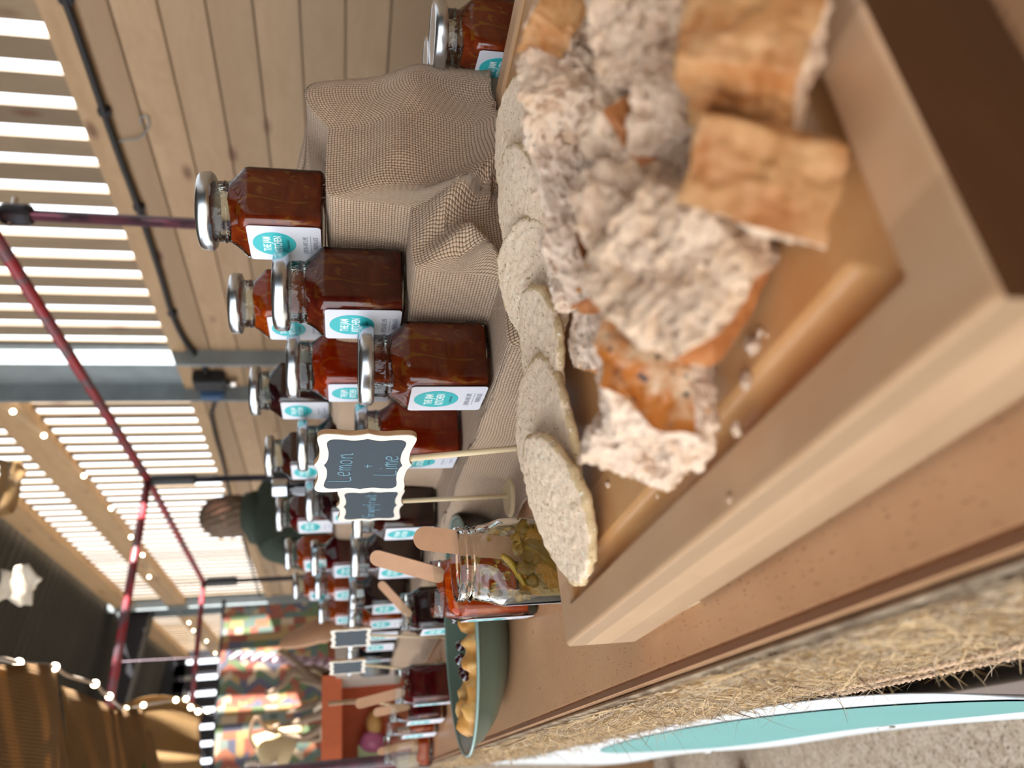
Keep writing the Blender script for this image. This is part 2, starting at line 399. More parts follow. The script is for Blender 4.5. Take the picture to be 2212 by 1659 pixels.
M['chrome'] = plain('nickel', '#c0c0c0', .2, 1.0)
M['netblue'] = plain('blue netting', '#2a4c58', .8, var=.3, sc=200)

# ================================================================ the barn
def struct(name, bm, m, parent=None, smooth=False):
    o = obj(name, bm, m, parent, smooth); o['kind'] = 'structure'; return o
struct('floor', bx(-30, 30, -20, 40, -.1, 0), M['floor'])
WB = 1.924
# back wall of the barn: horizontal boards low down, upright slats with gaps above
bm = BM(); z = .06; k = 0
while z < 1.78:
    h = min(.123, 1.79 - z)
    bx(WB, WB+.022, -4.2, 12, z+.0022, z+h-.0022, bm, .003); z += .123; k += 1
bx(WB+.023, WB+.03, -4.2, 12, 0, 1.78, bm)
wr = struct('wall_right', bm, M['plank'])
bm = BM(); y = -4.1; i = 0
while y < 12:
    wd = .082 if y < 3.4 else .072
    box(bm, (WB+.034, y, 2.5), (.018 if y < 3.4 else .010, wd + random.uniform(-.006, .006), 1.46), Euler((random.uniform(-.004, .004), 0, 0)))
    y += .13; i += 1
obj('slats', bm, M['slat'], wr)
def rail(y0, y1, z0, z1, name, x=WB, t=.05):
    return struct(name, bx(x-t, x+.02, y0, y1, z0, z1, bev=.004), M['rail'])
rail(-4.2, 12, 1.765, 1.835, 'trim_1', t=.012)
rail(3.85, 8.7, 2.62, 2.80, 'trim_2', WB+.01)
rail(3.85, 8.7, 3.12, 3.30, 'trim_3', WB+.01)
rail(9.1, 12, 2.62, 2.80, 'trim_4', WB+.01)
rail(9.1, 12, 3.12, 3.30, 'trim_5', WB+.01)
rail(-4.2, 3.5, 3.12, 3.30, 'trim_6', WB+.01)
# sloping corrugated roof and a timber purlin
bm = BM(); RS = .16
def roofz(x): return 3.34 + (WB + .3 - x) * RS
ny = 1100
vs = []
for j in range(ny):
    y = -4.2 + 18.2 * j/(ny-1); dz = .028 * sin(2*pi*y/.13)
    vs.append([bm.verts.new((x, y, roofz(x)+dz)) for x in (WB+.07, -2.9)])
for a, b in zip(vs, vs[1:]): bm.faces.new((a[0], a[1], b[1], b[0]))
rf = struct('ceiling', bm, M['corr'], smooth=True)
for i, x in enumerate((.55, -1.1, -2.75)):
    struct('trim_%d' % (7+i), bx(x-.05, x+.05, -4.2, 14, roofz(x)-.2, roofz(x)-.03), M['rail'])
def ibeam(name, p0, p1, w=.2, d=.26, up=(0, 1, 0)):
    p0, p1 = Vector(p0), Vector(p1); L = (p1-p0).length; bm = BM()
    box(bm, (0, 0, L/2), (.012, d, L)); box(bm, (0, d/2, L/2), (w, .014, L)); box(bm, (0, -d/2, L/2), (w, .014, L))
    o = obj(name, bm, M['steel']); o.matrix_world = Matrix.Translation(p0) @ (p1-p0).to_track_quat('Z', 'Y').to_matrix().to_4x4(); return o
for i, yc in enumerate((3.62, 8.85)):
    bm = BM()
    box(bm, (WB-.005, yc-.19, 1.7), (.15, .016, 3.3)); box(bm, (WB-.005, yc+.19, 1.7), (.15, .016, 3.3)); box(bm, (WB+.02, yc, 1.7), (.014, .38, 3.3))
    o = obj('steel_column', bm, M['steel'])
    tag(o, ['galvanised steel column between the two nearer bays of slatted wall', 'galvanised steel column at the far end of the slatted wall, right of the rug'][i], 'column', 'steel columns along the barn wall')
    bm = BM()
    for dy in (-.1, .1): box(bm, (-.5, yc+dy, 3.28+(WB+.5)*RS-.22), (4.8, .014, .2), Euler((0, atan2(RS, 1), 0)))
    box(bm, (-.5, yc, 3.28+(WB+.5)*RS-.31), (4.8, .2, .014), Euler((0, atan2(RS, 1), 0)))
    o = obj('roof_beam', bm, M['darksteel'])
    tag(o, ['dark steel roof beam meeting the nearer column', 'dark steel roof beam crossing under the far corrugated roof'][i], 'beam', 'steel roof beams')
# far end wall
bm = BM()
bx(-5.5, WB, 12, 12.06, 0, 1.5, bm)
x = -5.5
while x < WB:
    bx(x, x+.15, 12, 12.03, 1.5, 3.3, bm); x += .21
bx(-5.5, WB+.4, 12, 12.05, 3.15, 4.9, bm)
struct('wall_back', bm, M['darksteel'])
struct('wall_light_block', bx(-1.3, WB, -4.3, -4.2, 0, 4.6), M['corr'])  # unseen dark wall added behind the camera to hold back light from there
# black conduit along the top board
bm = BM()
pts = [onx(x, y, WB-.022) for x, y in [(95, -90), (140, 0), (186, 130), (225, 245), (262, 350), (300, 452), (345, 590), (372, 680), (398, 735), (430, 775), (447, 806)]]
tube(bm, catmull(pts, 6), .011, 8)
c = tag(obj('conduit', bm, M['black'], smooth=True), 'black ribbed conduit run along the top boards down to the junction box', 'conduit')
for q in pts[1:-2:2]: obj('clip', box(BM(), q+Vector((.01, 0, 0)), (.03, .03, .035), bev=.004), M['darksteel'], c)
bm = BM(); tube(bm, catmull([onx(x, y, WB-.022) for x, y in [(474, 850), (459, 885), (458, 905), (468, 950), (482, 1000), (498, 1070), (530, 1180), (562, 1290)]], 6), .010, 6)
tag(obj('cable', bm, M['black'], smooth=True), 'thin grey cable leaving the junction box towards the far end', 'cable')
jb = thing('junction_box', 'black and blue junction box at the foot of the steel column', 'electrical box', onx(455, 828, WB-.03))
obj('housing', box(BM(), (0, -.03, 0), (.07, .12, .15), bev=.01), M['black'], jb)
obj('cover', box(BM(), (-.01, .075, .0), (.08, .07, .11), bev=.01), M['blueplastic'], jb)
obj('plug', lathe(BM(), [(.02, -.0), (.022, .02), (.014, .05)], 16, (0, 0, -.12)), M['chrome'], jb)
# looped bit of wire on the wall
bm = BM(); tube(bm, catmull([onx(x, y, WB-.012) for x, y in [(245, 308), (270, 303), (300, 298), (318, 280), (322, 262), (312, 250), (303, 258), (308, 270)]], 5), .0025, 5)
tag(obj('wire', bm, M['steel'], smooth=True), 'loose grey wire curling over the boards below the conduit', 'wire')

# ================================================================ stall frame of thin poles
def pole(name, p0, p1, r, m, label, cat='pole', group=None, extra=None):
    root = thing(name, label, cat, p0, group=group); d = Vector(p1)-Vector(p0)
    obj('tube', tube(BM(), [(0, 0, 0), d], r, 14), m, root, True)
    if extra: extra(root, d)
    return root
def clamp(root, d):
    obj('clamp', lathe(BM(), [(.020, -.03), (.024, -.02), (.024, .02), (.020, .03)], 14, d+Vector((0, 0, -.03))), M['darksteel'], root)
    bm = BM(); tube(bm, [d+Vector((-.03, 0, -.02)), d+Vector((.045, 0, -.02))], .006, 6); obj('bolt', bm, M['chrome'], root)
def sleeve(root, d): obj('sleeve', lathe(BM(), [(.019, -.17), (.021, -.165), (.021, -.02), (.018, -.01)], 14, d), M['black'], root)
HR = 1.775
FG = 'poles of the stall frame'
pole('frame_pole', (1.165, 1.524, 0), (1.19, 1.524, HR), .0125, M['purptube'], 'purple-brown upright frame pole behind the topmost jar', 'pole', FG, clamp)
pole('frame_pole', (1.134, 3.033, 0), (1.134, 3.033, HR), .0125, M['darksteel'], 'black upright frame pole right behind the person in green', 'pole', FG, sleeve)
pole('frame_pole', (1.077, 4.444, 0), (1.077, 4.444, HR), .0125, M['darksteel'], 'black upright frame pole farthest away beside the kilim rug', 'pole', FG, sleeve)
pole('frame_pole', onz(888, 1643, .0)*0+Vector((.052, 2.0, 0)), (.062, 2.0, 1.62), .013, M['purptube'], 'dark red upright pole at the front far corner of the table', 'pole', FG)
RG = 'red rails of the stall frame'
pole('frame_rail', (1.125, 1.15, HR), (1.134, 3.033, HR), .0145, M['redtube'], 'worn red and grey rail running overhead along the stall to the black pole', 'rail', RG)
pole('frame_rail', (1.134, 3.033, HR), (1.077, 4.444, HR), .0125, M['redtube'], 'red rail between the two black poles', 'rail', RG)
pole('frame_rail', (1.134, 3.03, HR), (.26, 2.86, HR), .0145, M['redtube'], 'red cross rail with a sunlit patch, running up to the hessian sacks', 'rail', RG)
pole('frame_rail', (1.077, 4.44, HR), (.40, 4.36, HR), .0125, M['redtube'], 'thinner red cross rail, the farther one, beside the rug', 'rail', RG)

# ================================================================ fairy lights
M['bulb'] = N('warm bulb').set((1, .9, .7), .3, 0, Emission_Color=(1, .85, .6), Emission_Strength=9.0)
M['cord'] = plain('pale cord', '#b9a99a', .8)
def lights(name, label, pts, bulbs, r=.002, br=.007, g='strings of warm fairy lights'):
    t = thing(name, label, 'string lights', (0, 0, 0), group=g)
    obj('cord', tube(BM(), catmull(pts, 5), r, 5), M['cord'], t, True)
    me = None
    for p in bulbs:
        if me is None:
            bm = BM(); bmesh.ops.create_uvsphere(bm, u_segments=10, v_segments=8, radius=br); me = bpy.data.meshes.new('bulb'); bm.to_mesh(me); bm.free(); me.materials.append(M['bulb'])
        o = link('bulb', me, None, t, True); o.location = p
pp = [(2, 880), (28, 889), (60, 915), (95, 941), (135, 985), (181, 1028), (220, 1065), (240, 1098), (283, 1160), (308, 1199), (322, 1246), (363, 1290), (408, 1345), (418, 1362), (446, 1385), (465, 1411)]
lights('string_lights', 'string of warm fairy lights along the middle timber rail', [onx(x, y, WB-.07) for x, y in pp], [onx(x, y, WB-.08) for x, y in pp[1:] if (x, y) not in ((60, 915), (135, 985), (220, 1065), (363, 1290))], br=.012)

# ================================================================ hessian sack canopy
def sack(label, y0, y1, seed, x0=.25, x1=-.75, zb=1.63, drop=0, cols=40):
    rnd = random.Random(seed); bm = BM(); uvl = bm.loops.layers.uv.new()
    UVs = {}
    def f(s, t):
        x = x0 + (x1-x0)*s; y = y0 + (y1-y0)*t
        z = zb - .05*sin(pi*min(1, s*1.3)) - .035*sin(pi*t)*(1-.4*s) + .012*sin(t*14+seed+s*3) * (1-s*.5) + .03*fbm((x*2, y*2, seed), 1.2, 2)
        x += .015*sin(t*pi*3+seed)
        return Vector((x, y, z))
    vs = grid(bm, 46, cols, f)
    for fc in bm.faces:
        for lp in fc.loops: lp[uvl].uv = (lp.vert.co.x, lp.vert.co.y)
    o = obj('hessian_sack', bm, M['sack'], None, True); so = o.modifiers.new('s', 'SOLIDIFY'); so.thickness = .002
    return tag(o, label, 'sack', 'hessian coffee sacks strung overhead')
s1 = sack('hessian coffee sack overhead at the photo corner, with brown printed letters', 1.05, 1.93, 1)
s2 = sack('middle hessian sack overhead with a green printed stripe', 1.94, 2.86, 2)
# far sack hangs straight down as a curtain
bm = BM(); uvl = bm.loops.layers.uv.new()
def ff(s, t):
    x = .30 - 1.1*s; z = 1.80 - .29*t + .01*sin(s*30)
    y = 2.9 + .10*t + .03*sin(s*34) + .012*sin(s*71+1) + .25*s*0
    if s < .12: x -= .0; z -= 0; x += .05*sin(t*pi)*(1-s/.12)
    return Vector((x, y, z))
grid(bm, 120, 24, ff)
for fc in bm.faces:
    for lp in fc.loops: lp[uvl].uv = (lp.vert.co.x, lp.vert.co.z)
s3 = obj('hessian_sack', bm, M['sack'], None, True); s3.modifiers.new('s', 'SOLIDIFY').thickness = .002
tag(s3, 'brown hessian sack hanging as a pleated curtain, farthest of the three', 'sack', 'hessian coffee sacks strung overhead')
def text(body, size, ext=.0002, sx=1.0, align='CENTER', spacing=1.0, bold=0):
    c = bpy.data.curves.new('t', 'FONT'); c.body = body; c.size = size; c.extrude = ext; c.align_x = align; c.align_y = 'CENTER'
    c.space_line = spacing; c.offset = bold; c.resolution_u = 3
    o = bpy.data.objects.new('t', c); COL.objects.link(o)
    me = bpy.data.meshes.new_from_object(o.evaluated_get(bpy.context.evaluated_depsgraph_get()))
    bpy.data.objects.remove(o); me.transform(Matrix.Diagonal((sx, 1, 1, 1))); return me
M['printbrown'] = plain('brown stencil', '#3a2216', .9); M['printgreen'] = plain('green stencil', '#3e5226', .9)
me = text('C/34', .15); o = link('print', me, M['printbrown'], s1)
o.matrix_world = Matrix.Translation((-.03, 1.42, 1.535)) @ Euler((pi, 0, radians(120))).to_matrix().to_4x4()
bm = BM(); 
for k in range(5): box(bm, (.02-.03*k*0, 2.35+.03*k, 1.545), (.20-.02*k, .012, .004))
o = obj('print', bm, M['printgreen'], s2)
pp = [(-30, 1425), (8, 1424), (40, 1432), (72, 1436), (118, 1441), (148, 1460), (205, 1477), (222, 1495), (236, 1504), (250, 1518), (272, 1531), (310, 1523), (380, 1512), (402, 1510), (412, 1528), (428, 1537), (448, 1535)]
def cd(x): return 1.35 if x < 150 else (1.35 + (x-150)/100*1.25 if x < 260 else 2.75)
lp = []
for x, y in pp:
    if x < 260: lp.append(onx(x, y, .262))
    else: lp.append(ony(x, y, 2.88))
lights('string_lights', 'string of lights edging the hessian sack canopy', lp, lp[::2]+lp[11::2], .004, .008)
# scrap of cloth and a paper tag hanging from the roof
def scrap(name, label, cat, pix, d, m, seed, thick=.004, pr=None):
    P = [at(x, y, d) for x, y in pix]; c = sum(P, Vector())/len(P)
    bm = BM(); vs = [bm.verts.new(p-c + Vector((fbm(p, 3, 2), fbm(p+Vector((5, 5, 5)), 3, 2), 0))*.1) for p in P]
    f = bm.faces.new(vs); r = bmesh.ops.triangulate(bm, faces=[f])
    bmesh.ops.subdivide_edges(bm, edges=bm.edges[:], cuts=5, use_grid_fill=True)
    for v in bm.verts: v.co += Vector((fbm(v.co, 14, 3), fbm(v.co+Vector((3, 1, 0)), 14, 3), fbm(v.co, 11, 2)))*.02
    o = obj(name, bm, m, None, True); o.location = c; o.modifiers.new('s', 'SOLIDIFY').thickness = thick
    return tag(o, label, cat)
M['palecloth'] = plain('pale cloth', '#d5c8b4', .9, var=.15, sc=20)
scrap('cloth_banner', 'crumpled pale cloth hanging against the dark roof', 'cloth', [(-20, 1245), (30, 1237), (75, 1232), (110, 1245), (72, 1262), (76, 1280), (40, 1292), (-20, 1294)], 2.4, M['palecloth'], 1)
t = scrap('cloth_sack', 'faded sack with printed marks hanging by the roof edge at the photo side', 'sack', [(-25, 1040), (15, 1052), (45, 1065), (58, 1085), (50, 1115), (20, 1136), (-25, 1150)], 2.4, M['sack'], 2)

# ================================================================ the stall table
TX = .037; TZ = .90
tb = thing('trestle_table', 'long beech plywood trestle table carrying the jars and the bread board', 'table', (TX, -.5, 0))
def loc(bm, o): bmesh.ops.translate(bm, verts=bm.verts, vec=-Vector(o)); return bm
obj('tabletop', loc(bx(TX+.003, .80, -.5, 1.97, TZ-.024, TZ, bev=.0015), tb.location), M['table'], tb)
obj('edging', loc(bx(TX, TX+.003, -.5, 1.97, TZ-.024, TZ-.0005), tb.location), M['plyedge'], tb)
for yy in (-.3, 1.8):
    for xx in (.12, .74): obj('leg', loc(bx(xx-.022, xx+.022, yy-.022, yy+.022, 0, TZ-.024), tb.location), M['rail'], tb)
# jute trim, ropes, tape, cloth and banner hung on the front edge
def hang(name, prof, y0, y1, m, ny=160, wave=.003, nx=10, smooth=True, thick=.003, f=None):
    bm = BM(); pr = catmull([(a, b, 0) for a, b in prof], 6)
    def g(s, t):
        y = y0+(y1-y0)*s; p = pr[min(len(pr)-1, int(t*(len(pr)-1)))]
        q = Vector((p.x, y, p.y)); k = t
        q.x -= abs(fbm((y*6, t, 3), 1, 2))*wave*k*3
        if f: q = f(q, s, t)
        return q
    grid(bm, ny, len(pr), g)
    o = obj(name, bm, m, None, smooth); o.modifiers.new('s', 'SOLIDIFY').thickness = thick; return o
tc = hang('tablecloth', [(TX-.001, TZ-.06), (TX-.0014, TZ-.12), (TX-.0018, .70), (TX-.002, .3), (TX-.002, .04)], -.45, 1.96, M['taupe'], wave=.0008)
tag(tc, 'taupe tablecloth hanging under the jute trim on the table front', 'tablecloth')
tp = hang('cloth_tape', [(TX-.0032, .80), (TX-.0034, .77), (TX-.0036, .722)], .42, 1.93, M['brown'], wave=.0005)
tag(tp, 'shiny dark brown tape along the cloth below the jute trim', 'tape')
def hemf(q, s, t):
    if t > .55: q.z += .012*fbm((q.y*9, 1, 1), 1, 3)*(t-.5)*2
    return q
jt = hang('jute_trim', [(TX-.0005, TZ-.0095), (TX-.0030, TZ-.0105), (TX-.0050, TZ-.03), (TX-.0055, .82), (TX-.0052, .760)], -.4, 1.93, M['fibre'], wave=.0003, thick=.002, f=hemf)
tag(jt, 'shaggy jute matting strip tacked along the table front', 'trim')
def hairs(name, parent, n, y0, y1, z0, z1, x, m, L=(.006, .022), seed=1, wd=.00028, dens=None):
    rnd = random.Random(seed); V = []; Fc = []
    for i in range(n):
        y = y0 + (y1-y0)*(rnd.random()**1.5); z = z0 + (z1-z0)*rnd.random()
        p = Vector((x - abs(rnd.gauss(0, .0006)), y, z)); l = rnd.uniform(*L)
        d = Vector((-rnd.uniform(.0, .16), rnd.gauss(0, 1), rnd.gauss(-.35, .8))).normalized(); k = Vector((-rnd.random()*.10, rnd.gauss(0, 1), rnd.gauss(0, 1)))
        w0 = wd*rnd.uniform(.6, 1.5)*(1+y*1.2); sd = d.cross(Vector((rnd.gauss(0, 1), rnd.gauss(0, 1), rnd.gauss(0, 1)))).normalized()
        b = len(V)
        for j in range(5):
            V.append(p + sd*w0*(1-j*.2)); V.append(p - sd*w0*(1-j*.2)); p = p + d*l/4; d = (d + k*.42).normalized(); p.x = min(p.x, x+.0005)
        for j in range(4): Fc.append((b+2*j, b+2*j+1, b+2*j+3, b+2*j+2))
    me = bpy.data.meshes.new(name); me.from_pydata([v - parent.location for v in V], [], Fc)
    o = link(name, me, m, parent); o['kind'] = 'stuff'; return o
hairs('fibres', jt, 24000, .02, 1.9, .760, .896, TX-.0062, M['fibre'], seed=1)
hairs('fibres', jt, 9000, .02, 1.9, .872, .889, TX-.0040, M['fibre'], seed=21, L=(.005, .014))
hairs('fibres', jt, 9000, .02, 1.5, .765, .896, TX-.0066, M['fibre2'], seed=4, L=(.006, .03))
hairs('fibres', jt, 1800, .02, 1.6, .735, .775, TX-.0058, M['fibre'], seed=3, L=(.012, .05), wd=.0002)
M['twig'] = plain('dark fibre', '#5a3a28', .8)
hairs('fibres', jt, 50, .08, 1.0, .76, .89, TX-.0068, M['twig'], seed=9, L=(.015, .04), wd=.0004)
def rope(name, label, pts, r):
    P = catmull(pts, 14); bm = BM(); o = []
    for ph in (0, 2*pi/3, 4*pi/3):
        Q = []; a = ph; n = Vector((-1, 0, 0))
        for i, p in enumerate(P):
            t = (P[min(i+1, len(P)-1)]-P[max(i-1, 0)]).normalized(); u = (n - t*n.dot(t)).normalized(); v = t.cross(u)
            if i: a += (p-P[i-1]).length/(r*5.5)*2*pi
            Q.append(p + (u*cos(a)+v*sin(a))*r*.5)
        tube(bm, Q, r*.58, 5)
    return tag(obj(name, bm, M['rope'], None, True), label, 'rope', 'jute ropes on the trim')
def lerp_pts(a, b, n, w=0): 
    a, b = Vector(a), Vector(b); return [a.lerp(b, i/n) + Vector((0, 0, w*sin(i*2.1))) for i in range(n+1)]
rope('rope', 'pinkish jute rope, the lower one, slanting off the trim onto the cloth', [(TX-.0098, .02, .815), (TX-.0098, .12, .79), (TX-.0098, .20, .772), (TX-.0096, .28, .755), (TX-.0092, .36, .742), (TX-.0088, .44, .732), (TX-.008, .52, .722)], .0021)
rope('rope', 'upper strand of jute rope laid along the bottom of the shaggy trim', [(TX-.0098, .02, .852), (TX-.0098, .12, .83), (TX-.0098, .20, .81), (TX-.0096, .28, .79), (TX-.0094, .38, .772), (TX-.009, .48, .762)], .0020)
bm = BM()
bx(TX-.0070, TX-.0058, .03, .26, .715, .762, bm)
nt = tag(obj('netting', bm, M['netblue']), 'strip of dark blue netting under the ropes at the near end of the trim', 'netting')
hairs('fibres', nt, 1500, .03, .30, .71, .77, TX-.0074, M['fibre'], seed=12, L=(.01, .03), wd=.0002)
# banner, leaning a little outwards, its near end curled away from the cloth
def bxo(y): return .0322 - .0260*exp(-max(0, y-.36)/.12)*1.0
def ban(s, t, off=0.0):
    y = .38 + (2.12-.38)*s; z = .712 + .008*sin(s*9) - (.30)*t
    zt = .715 + .012*sin(s*9)
    return Vector((bxo(y) - .029*t - .0022*sin(s*16)*t - off, y, z))
bm = BM(); grid(bm, 90, 12, lambda s, t: ban(s, t))
bn = obj('banner', bm, M['banner'], None, True); bn.modifiers.new('s', 'SOLIDIFY').thickness = .0012
tag(bn, 'white vinyl banner with a long teal oval below the table front', 'banner')
bm = BM(); c = None; rows = []
for i in range(13):
    r = i/12; rows.append([bm.verts.new(ban(.34+.30*r*cos(a), .44+.34*r*sin(a), .0012)) for a in [2*pi*k/64 for k in range(64)]])
for a, b in zip(rows, rows[1:]):
    for k in range(64): bm.faces.new((a[k], a[(k+1) % 64], b[(k+1) % 64], b[k]))
obj('oval', bm, M['bannerteal'], bn, True)
for k, (s, t) in enumerate([(.07, .5), (.27, .83), (.75, .1), (.60, .93), (.98, .1)]):
    p = ban(s, t, .001); bm = BM()
    lathe(bm, [(.004, 0), (.004, .0015), (.009, .0015), (.0095, 0)], 20, cap0=False, cap1=False)
    o = obj('eyelet', bm, M['chrome'], bn, True); o.location = p; o.rotation_euler = (0, -pi/2, 0)

# ================================================================ stepped display under burlap
R1, R2, R3 = .948, 1.008, 1.0655       # the tread heights
stand = thing('stepped_stand', 'three-step wooden stand hidden under the burlap below the rows of jars', 'stand', (.25, .47, TZ))
for i, (x0, z) in enumerate(((.258, R1), (.316, R2), (.374, R3))):
    obj('step', loc(bx(x0, .455, .452, 1.9, TZ, z-.006), stand.location), M['rail'], stand)
prof = [(.205, .9025), (.238, .9035), (.247, .912), (.250, .935), (.253, .9455), (.262, R1), (.300, R1), (.306, .951), (.309, .975), (.311, 1.000), (.319, R2), (.357, R2), (.364, 1.008), (.367, 1.03), (.369, 1.056), (.377, R3), (.420, R3), (.436, 1.066), (.456, 1.080), (.474, 1.080), (.482, 1.060), (.486, 1.00), (.490, .93), (.494, .905), (.497, .9025)]
P2 = catmull([(a, b, 0) for a, b in prof], 7)
L_ = [0]
for a, b in zip(P2, P2[1:]): L_.append(L_[-1]+(b-a).length)
TOTL = L_[-1]
def pat(u):
    d = u*TOTL
    for i in range(1, len(L_)):
        if L_[i] >= d:
            k = (d-L_[i-1])/max(1e-9, L_[i]-L_[i-1]); return P2[i-1].lerp(P2[i], k)
    return P2[-1]
YN = .440
FOLDS = [  # crest lines on the near drape: (x, z) start, end, width above, width below, amplitude start, end
    ((.322, 1.018), (.356, .986), .012, .007, .008, .020), ((.356, .986), (.384, .953), .014, .007, .020, .026), ((.384, .953), (.416, .939), .016, .007, .026, .024), ((.416, .939), (.485, .924), .018, .008, .024, .018),
    ((.299, 1.008), (.318, .992), .008, .006, .008, .016), ((.318, .992), (.327, .972), .010, .010, .016, .022), ((.327, .972), (.306, .958), .012, .008, .022, .018), ((.306, .958), (.27, .938), .012, .008, .018, .010),
    ((.36, 1.05), (.40, 1.02), .014, .014, .004, .007), ((.40, 1.02), (.48, 1.0), .018, .016, .007, .009), ((.25, .925), (.31, .92), .010, .008, .006, .010)]
def fold(x, z):
    o = 0
    for a, b, wa, wb, a0, a1 in FOLDS:
        ax, az = a; dx, dz = b[0]-ax, b[1]-az; t = max(0, min(1, ((x-ax)*dx+(z-az)*dz)/(dx*dx+dz*dz)))
        ex, ez = x-ax-dx*t, z-az-dz*t; d = sqrt(ex*ex+ez*ez); w_ = wa if ez > 0 else wb
        o = max(o, (a0+(a1-a0)*t)*exp(-(d/w_)**2))
    return o
NU, NV1, NV2 = 300, 60, 190
bm = BM(); uvl = bm.loops.layers.uv.new(); uvd = {}; rows = []
for j in range(NV1+NV2):
    row = []
    for i in range(NU):
        u = i/(NU-1); p = pat(u)
        if j < NV1:          # near drape: falls from the tread edge to the table
            s = 1-j/(NV1-1); hgt = p.y-TZ-.003
            z = TZ+.003+hgt*(1-s); top = min(1, s*6)
            x = p.x
            out = fold(x, z)*min(1, s*4)*(1 if hgt > .02 else 0)
            x += .010*s*sin(z*60+x*25)*min(1, hgt*15)
            out += .0035*fbm((x*16, z*16, 2), 1, 3)*min(1, s*3)
            y = YN - .012*sin(min(1, s*2.2)*pi/2)*min(1, hgt*20) - out - .004*s
            y = max(y, .4165+.0314*(x-.06) if z < .944 else .385)
            v = -s*hgt*1.0
        else:
            k = (j-NV1+1)/NV2; y = YN + k**1.5*(1.99-YN); x = p.x; z = p.y
            f = fbm((x*9, y*7, 1), 1, 3); edge = min(1, (y-YN)*14)
            rise = abs(x-.2505) < .02 or abs(x-.309) < .012 or abs(x-.367) < .012
            if rise and z < R3-.004: x -= .004*abs(f)*edge*2
            if x < .256 and z < R1-.003: x -= .010*exp(-((y-.745)/.022)**2)*(1-(z-TZ)/(R1-TZ)) + .010*exp(-((y-.58)/.03)**2)*(1-(z-TZ)/(R1-TZ))
            if x < .252: x -= .010*fbm((1, y*9, 4), 1, 2)*edge; z += .002
            if x > .46: z += .012*fbm((3, y*6, 1), 1, 2) + .014*exp(-((y-.56)/.06)**2)*(1 if z > .95 else 0); x += .01*fbm((3, y*8, 1), 1, 2)
            v = y-YN
        vv = bm.verts.new((x, y, z)); uvd[vv] = (u*TOTL, v); row.append(vv)
    rows.append(row)
for a, b in zip(rows, rows[1:]):
    for i in range(NU-1): bm.faces.new((a[i], a[i+1], b[i+1], b[i]))
for fc in bm.faces:
    for lp_ in fc.loops: lp_[uvl].uv = uvd[lp_.vert]
bm.normal_update()
bl = obj('burlap_cloth', bm, M['burlap'], None, True); bl.modifiers.new('s', 'SOLIDIFY').thickness = .0014
tag(bl, 'coarse burlap cloth draped in folds over the steps under the jars', 'cloth')
rnd = random.Random(3); V = []; Fc = []
me = bl.data
for i in range(1500):
    p = me.polygons[rnd.randrange(0, (NV1+40)*(NU-1))]; q = p.center.copy(); n = p.normal
    d = (n*rnd.uniform(.2, 1)+Vector((rnd.gauss(0, 1), rnd.gauss(0, 1), rnd.gauss(0, 1)))*.7).normalized(); k = Vector((rnd.gauss(0, 1), rnd.gauss(0, 1), rnd.gauss(0, 1)))
    sd_ = d.orthogonal().normalized(); b = len(V); l = rnd.uniform(.002, .009)
    for j in range(4):
        V += [q+sd_*.00007, q-sd_*.00007]; q = q+d*l/3; d = (d+k*.5).normalized()
    for j in range(3): Fc.append((b+2*j, b+2*j+1, b+2*j+3, b+2*j+2))
me = bpy.data.meshes.new('fibres'); me.from_pydata(V, [], Fc); o = link('fibres', me, M['fibre'], bl); o['kind'] = 'stuff'
# ================================================================ bread board
BX0, BX1, BY0, BY1, BZ0, BZ1 = .067, .475, .098, .4125, .9035, .941
bd = thing('bread_board', 'thick maple bread board with a juice groove, heaped with torn bread', 'chopping board', (BX0, BY0, BZ0), radians(1.8))
def rrd(x, y, x0, x1, y0, y1, r):
    cx, cy = (x0+x1)/2, (y0+y1)/2; qx, qy = abs(x-cx)-(x1-x0)/2+r, abs(y-cy)-(y1-y0)/2+r
    return sqrt(max(qx, 0)**2+max(qy, 0)**2)+min(max(qx, qy), 0)-r
bm = BM(); nx, ny = 300, 300; vs = []
ra = .0012
for i in range(nx):
    row = []
    x = BX0+(BX1-BX0)*(i/(nx-1))
    for j in range(ny):
        y = BY0+(BY1-BY0)*(j/(ny-1))
        d = -rrd(x, y, BX0, BX1, BY0, BY1, .002)
        g = max(0, 1-((d-.0245)/.0065)**2)**.5*.0042 if abs(d-.0245) < .0065 else 0
        row.append(bm.verts.new((x-BX0, y-BY0, BZ1-BZ0-g-(.0012 if d < .0008 else 0))))
    vs.append(row)
for i in range(nx-1):
    for j in range(ny-1):
        f = bm.faces.new((vs[i][j], vs[i+1][j], vs[i+1][j+1], vs[i][j+1]))
        c = f.calc_center_median(); d = -rrd(c.x+BX0, c.y+BY0, BX0, BX1, BY0, BY1, .002)
        f.material_index = 1 if d < .0185 else 0
obj('board_top', bm, [M['board'], M['board_rim']], bd, True)
H = BZ1-BZ0-.0012
def quad(name, a, b, c, d, m, t=None):
    bm = BM(); v = [bm.verts.new(p) for p in (a, b, c, d)]; bm.faces.new(v); return obj(name, bm, m, bd)
LX, LY = BX1-BX0, BY1-BY0
quad('side_face', (0, LY, 0), (0, 0, 0), (0, 0, H), (0, LY, H), M['board_side'])
quad('side_face', (LX, 0, 0), (LX, LY, 0), (LX, LY, H), (LX, 0, H), M['board_side'])
quad('end_face', (0, 0, 0), (LX, 0, 0), (LX, 0, H), (0, 0, H), M['board_end_shaded'])
quad('end_face', (LX, LY, 0), (0, LY, 0), (0, LY, H), (LX, LY, H), M['board_end_shaded'])
quad('underside', (0, 0, 0), (0, LY, 0), (LX, LY, 0), (LX, 0, 0), M['board_side'])
tag(obj('wooden_packer', bx(.0605, .30, .33, .4155, .9003, .9034), M['dowel']), 'thin pale wood packer under the far corner of the bread board', 'packer')

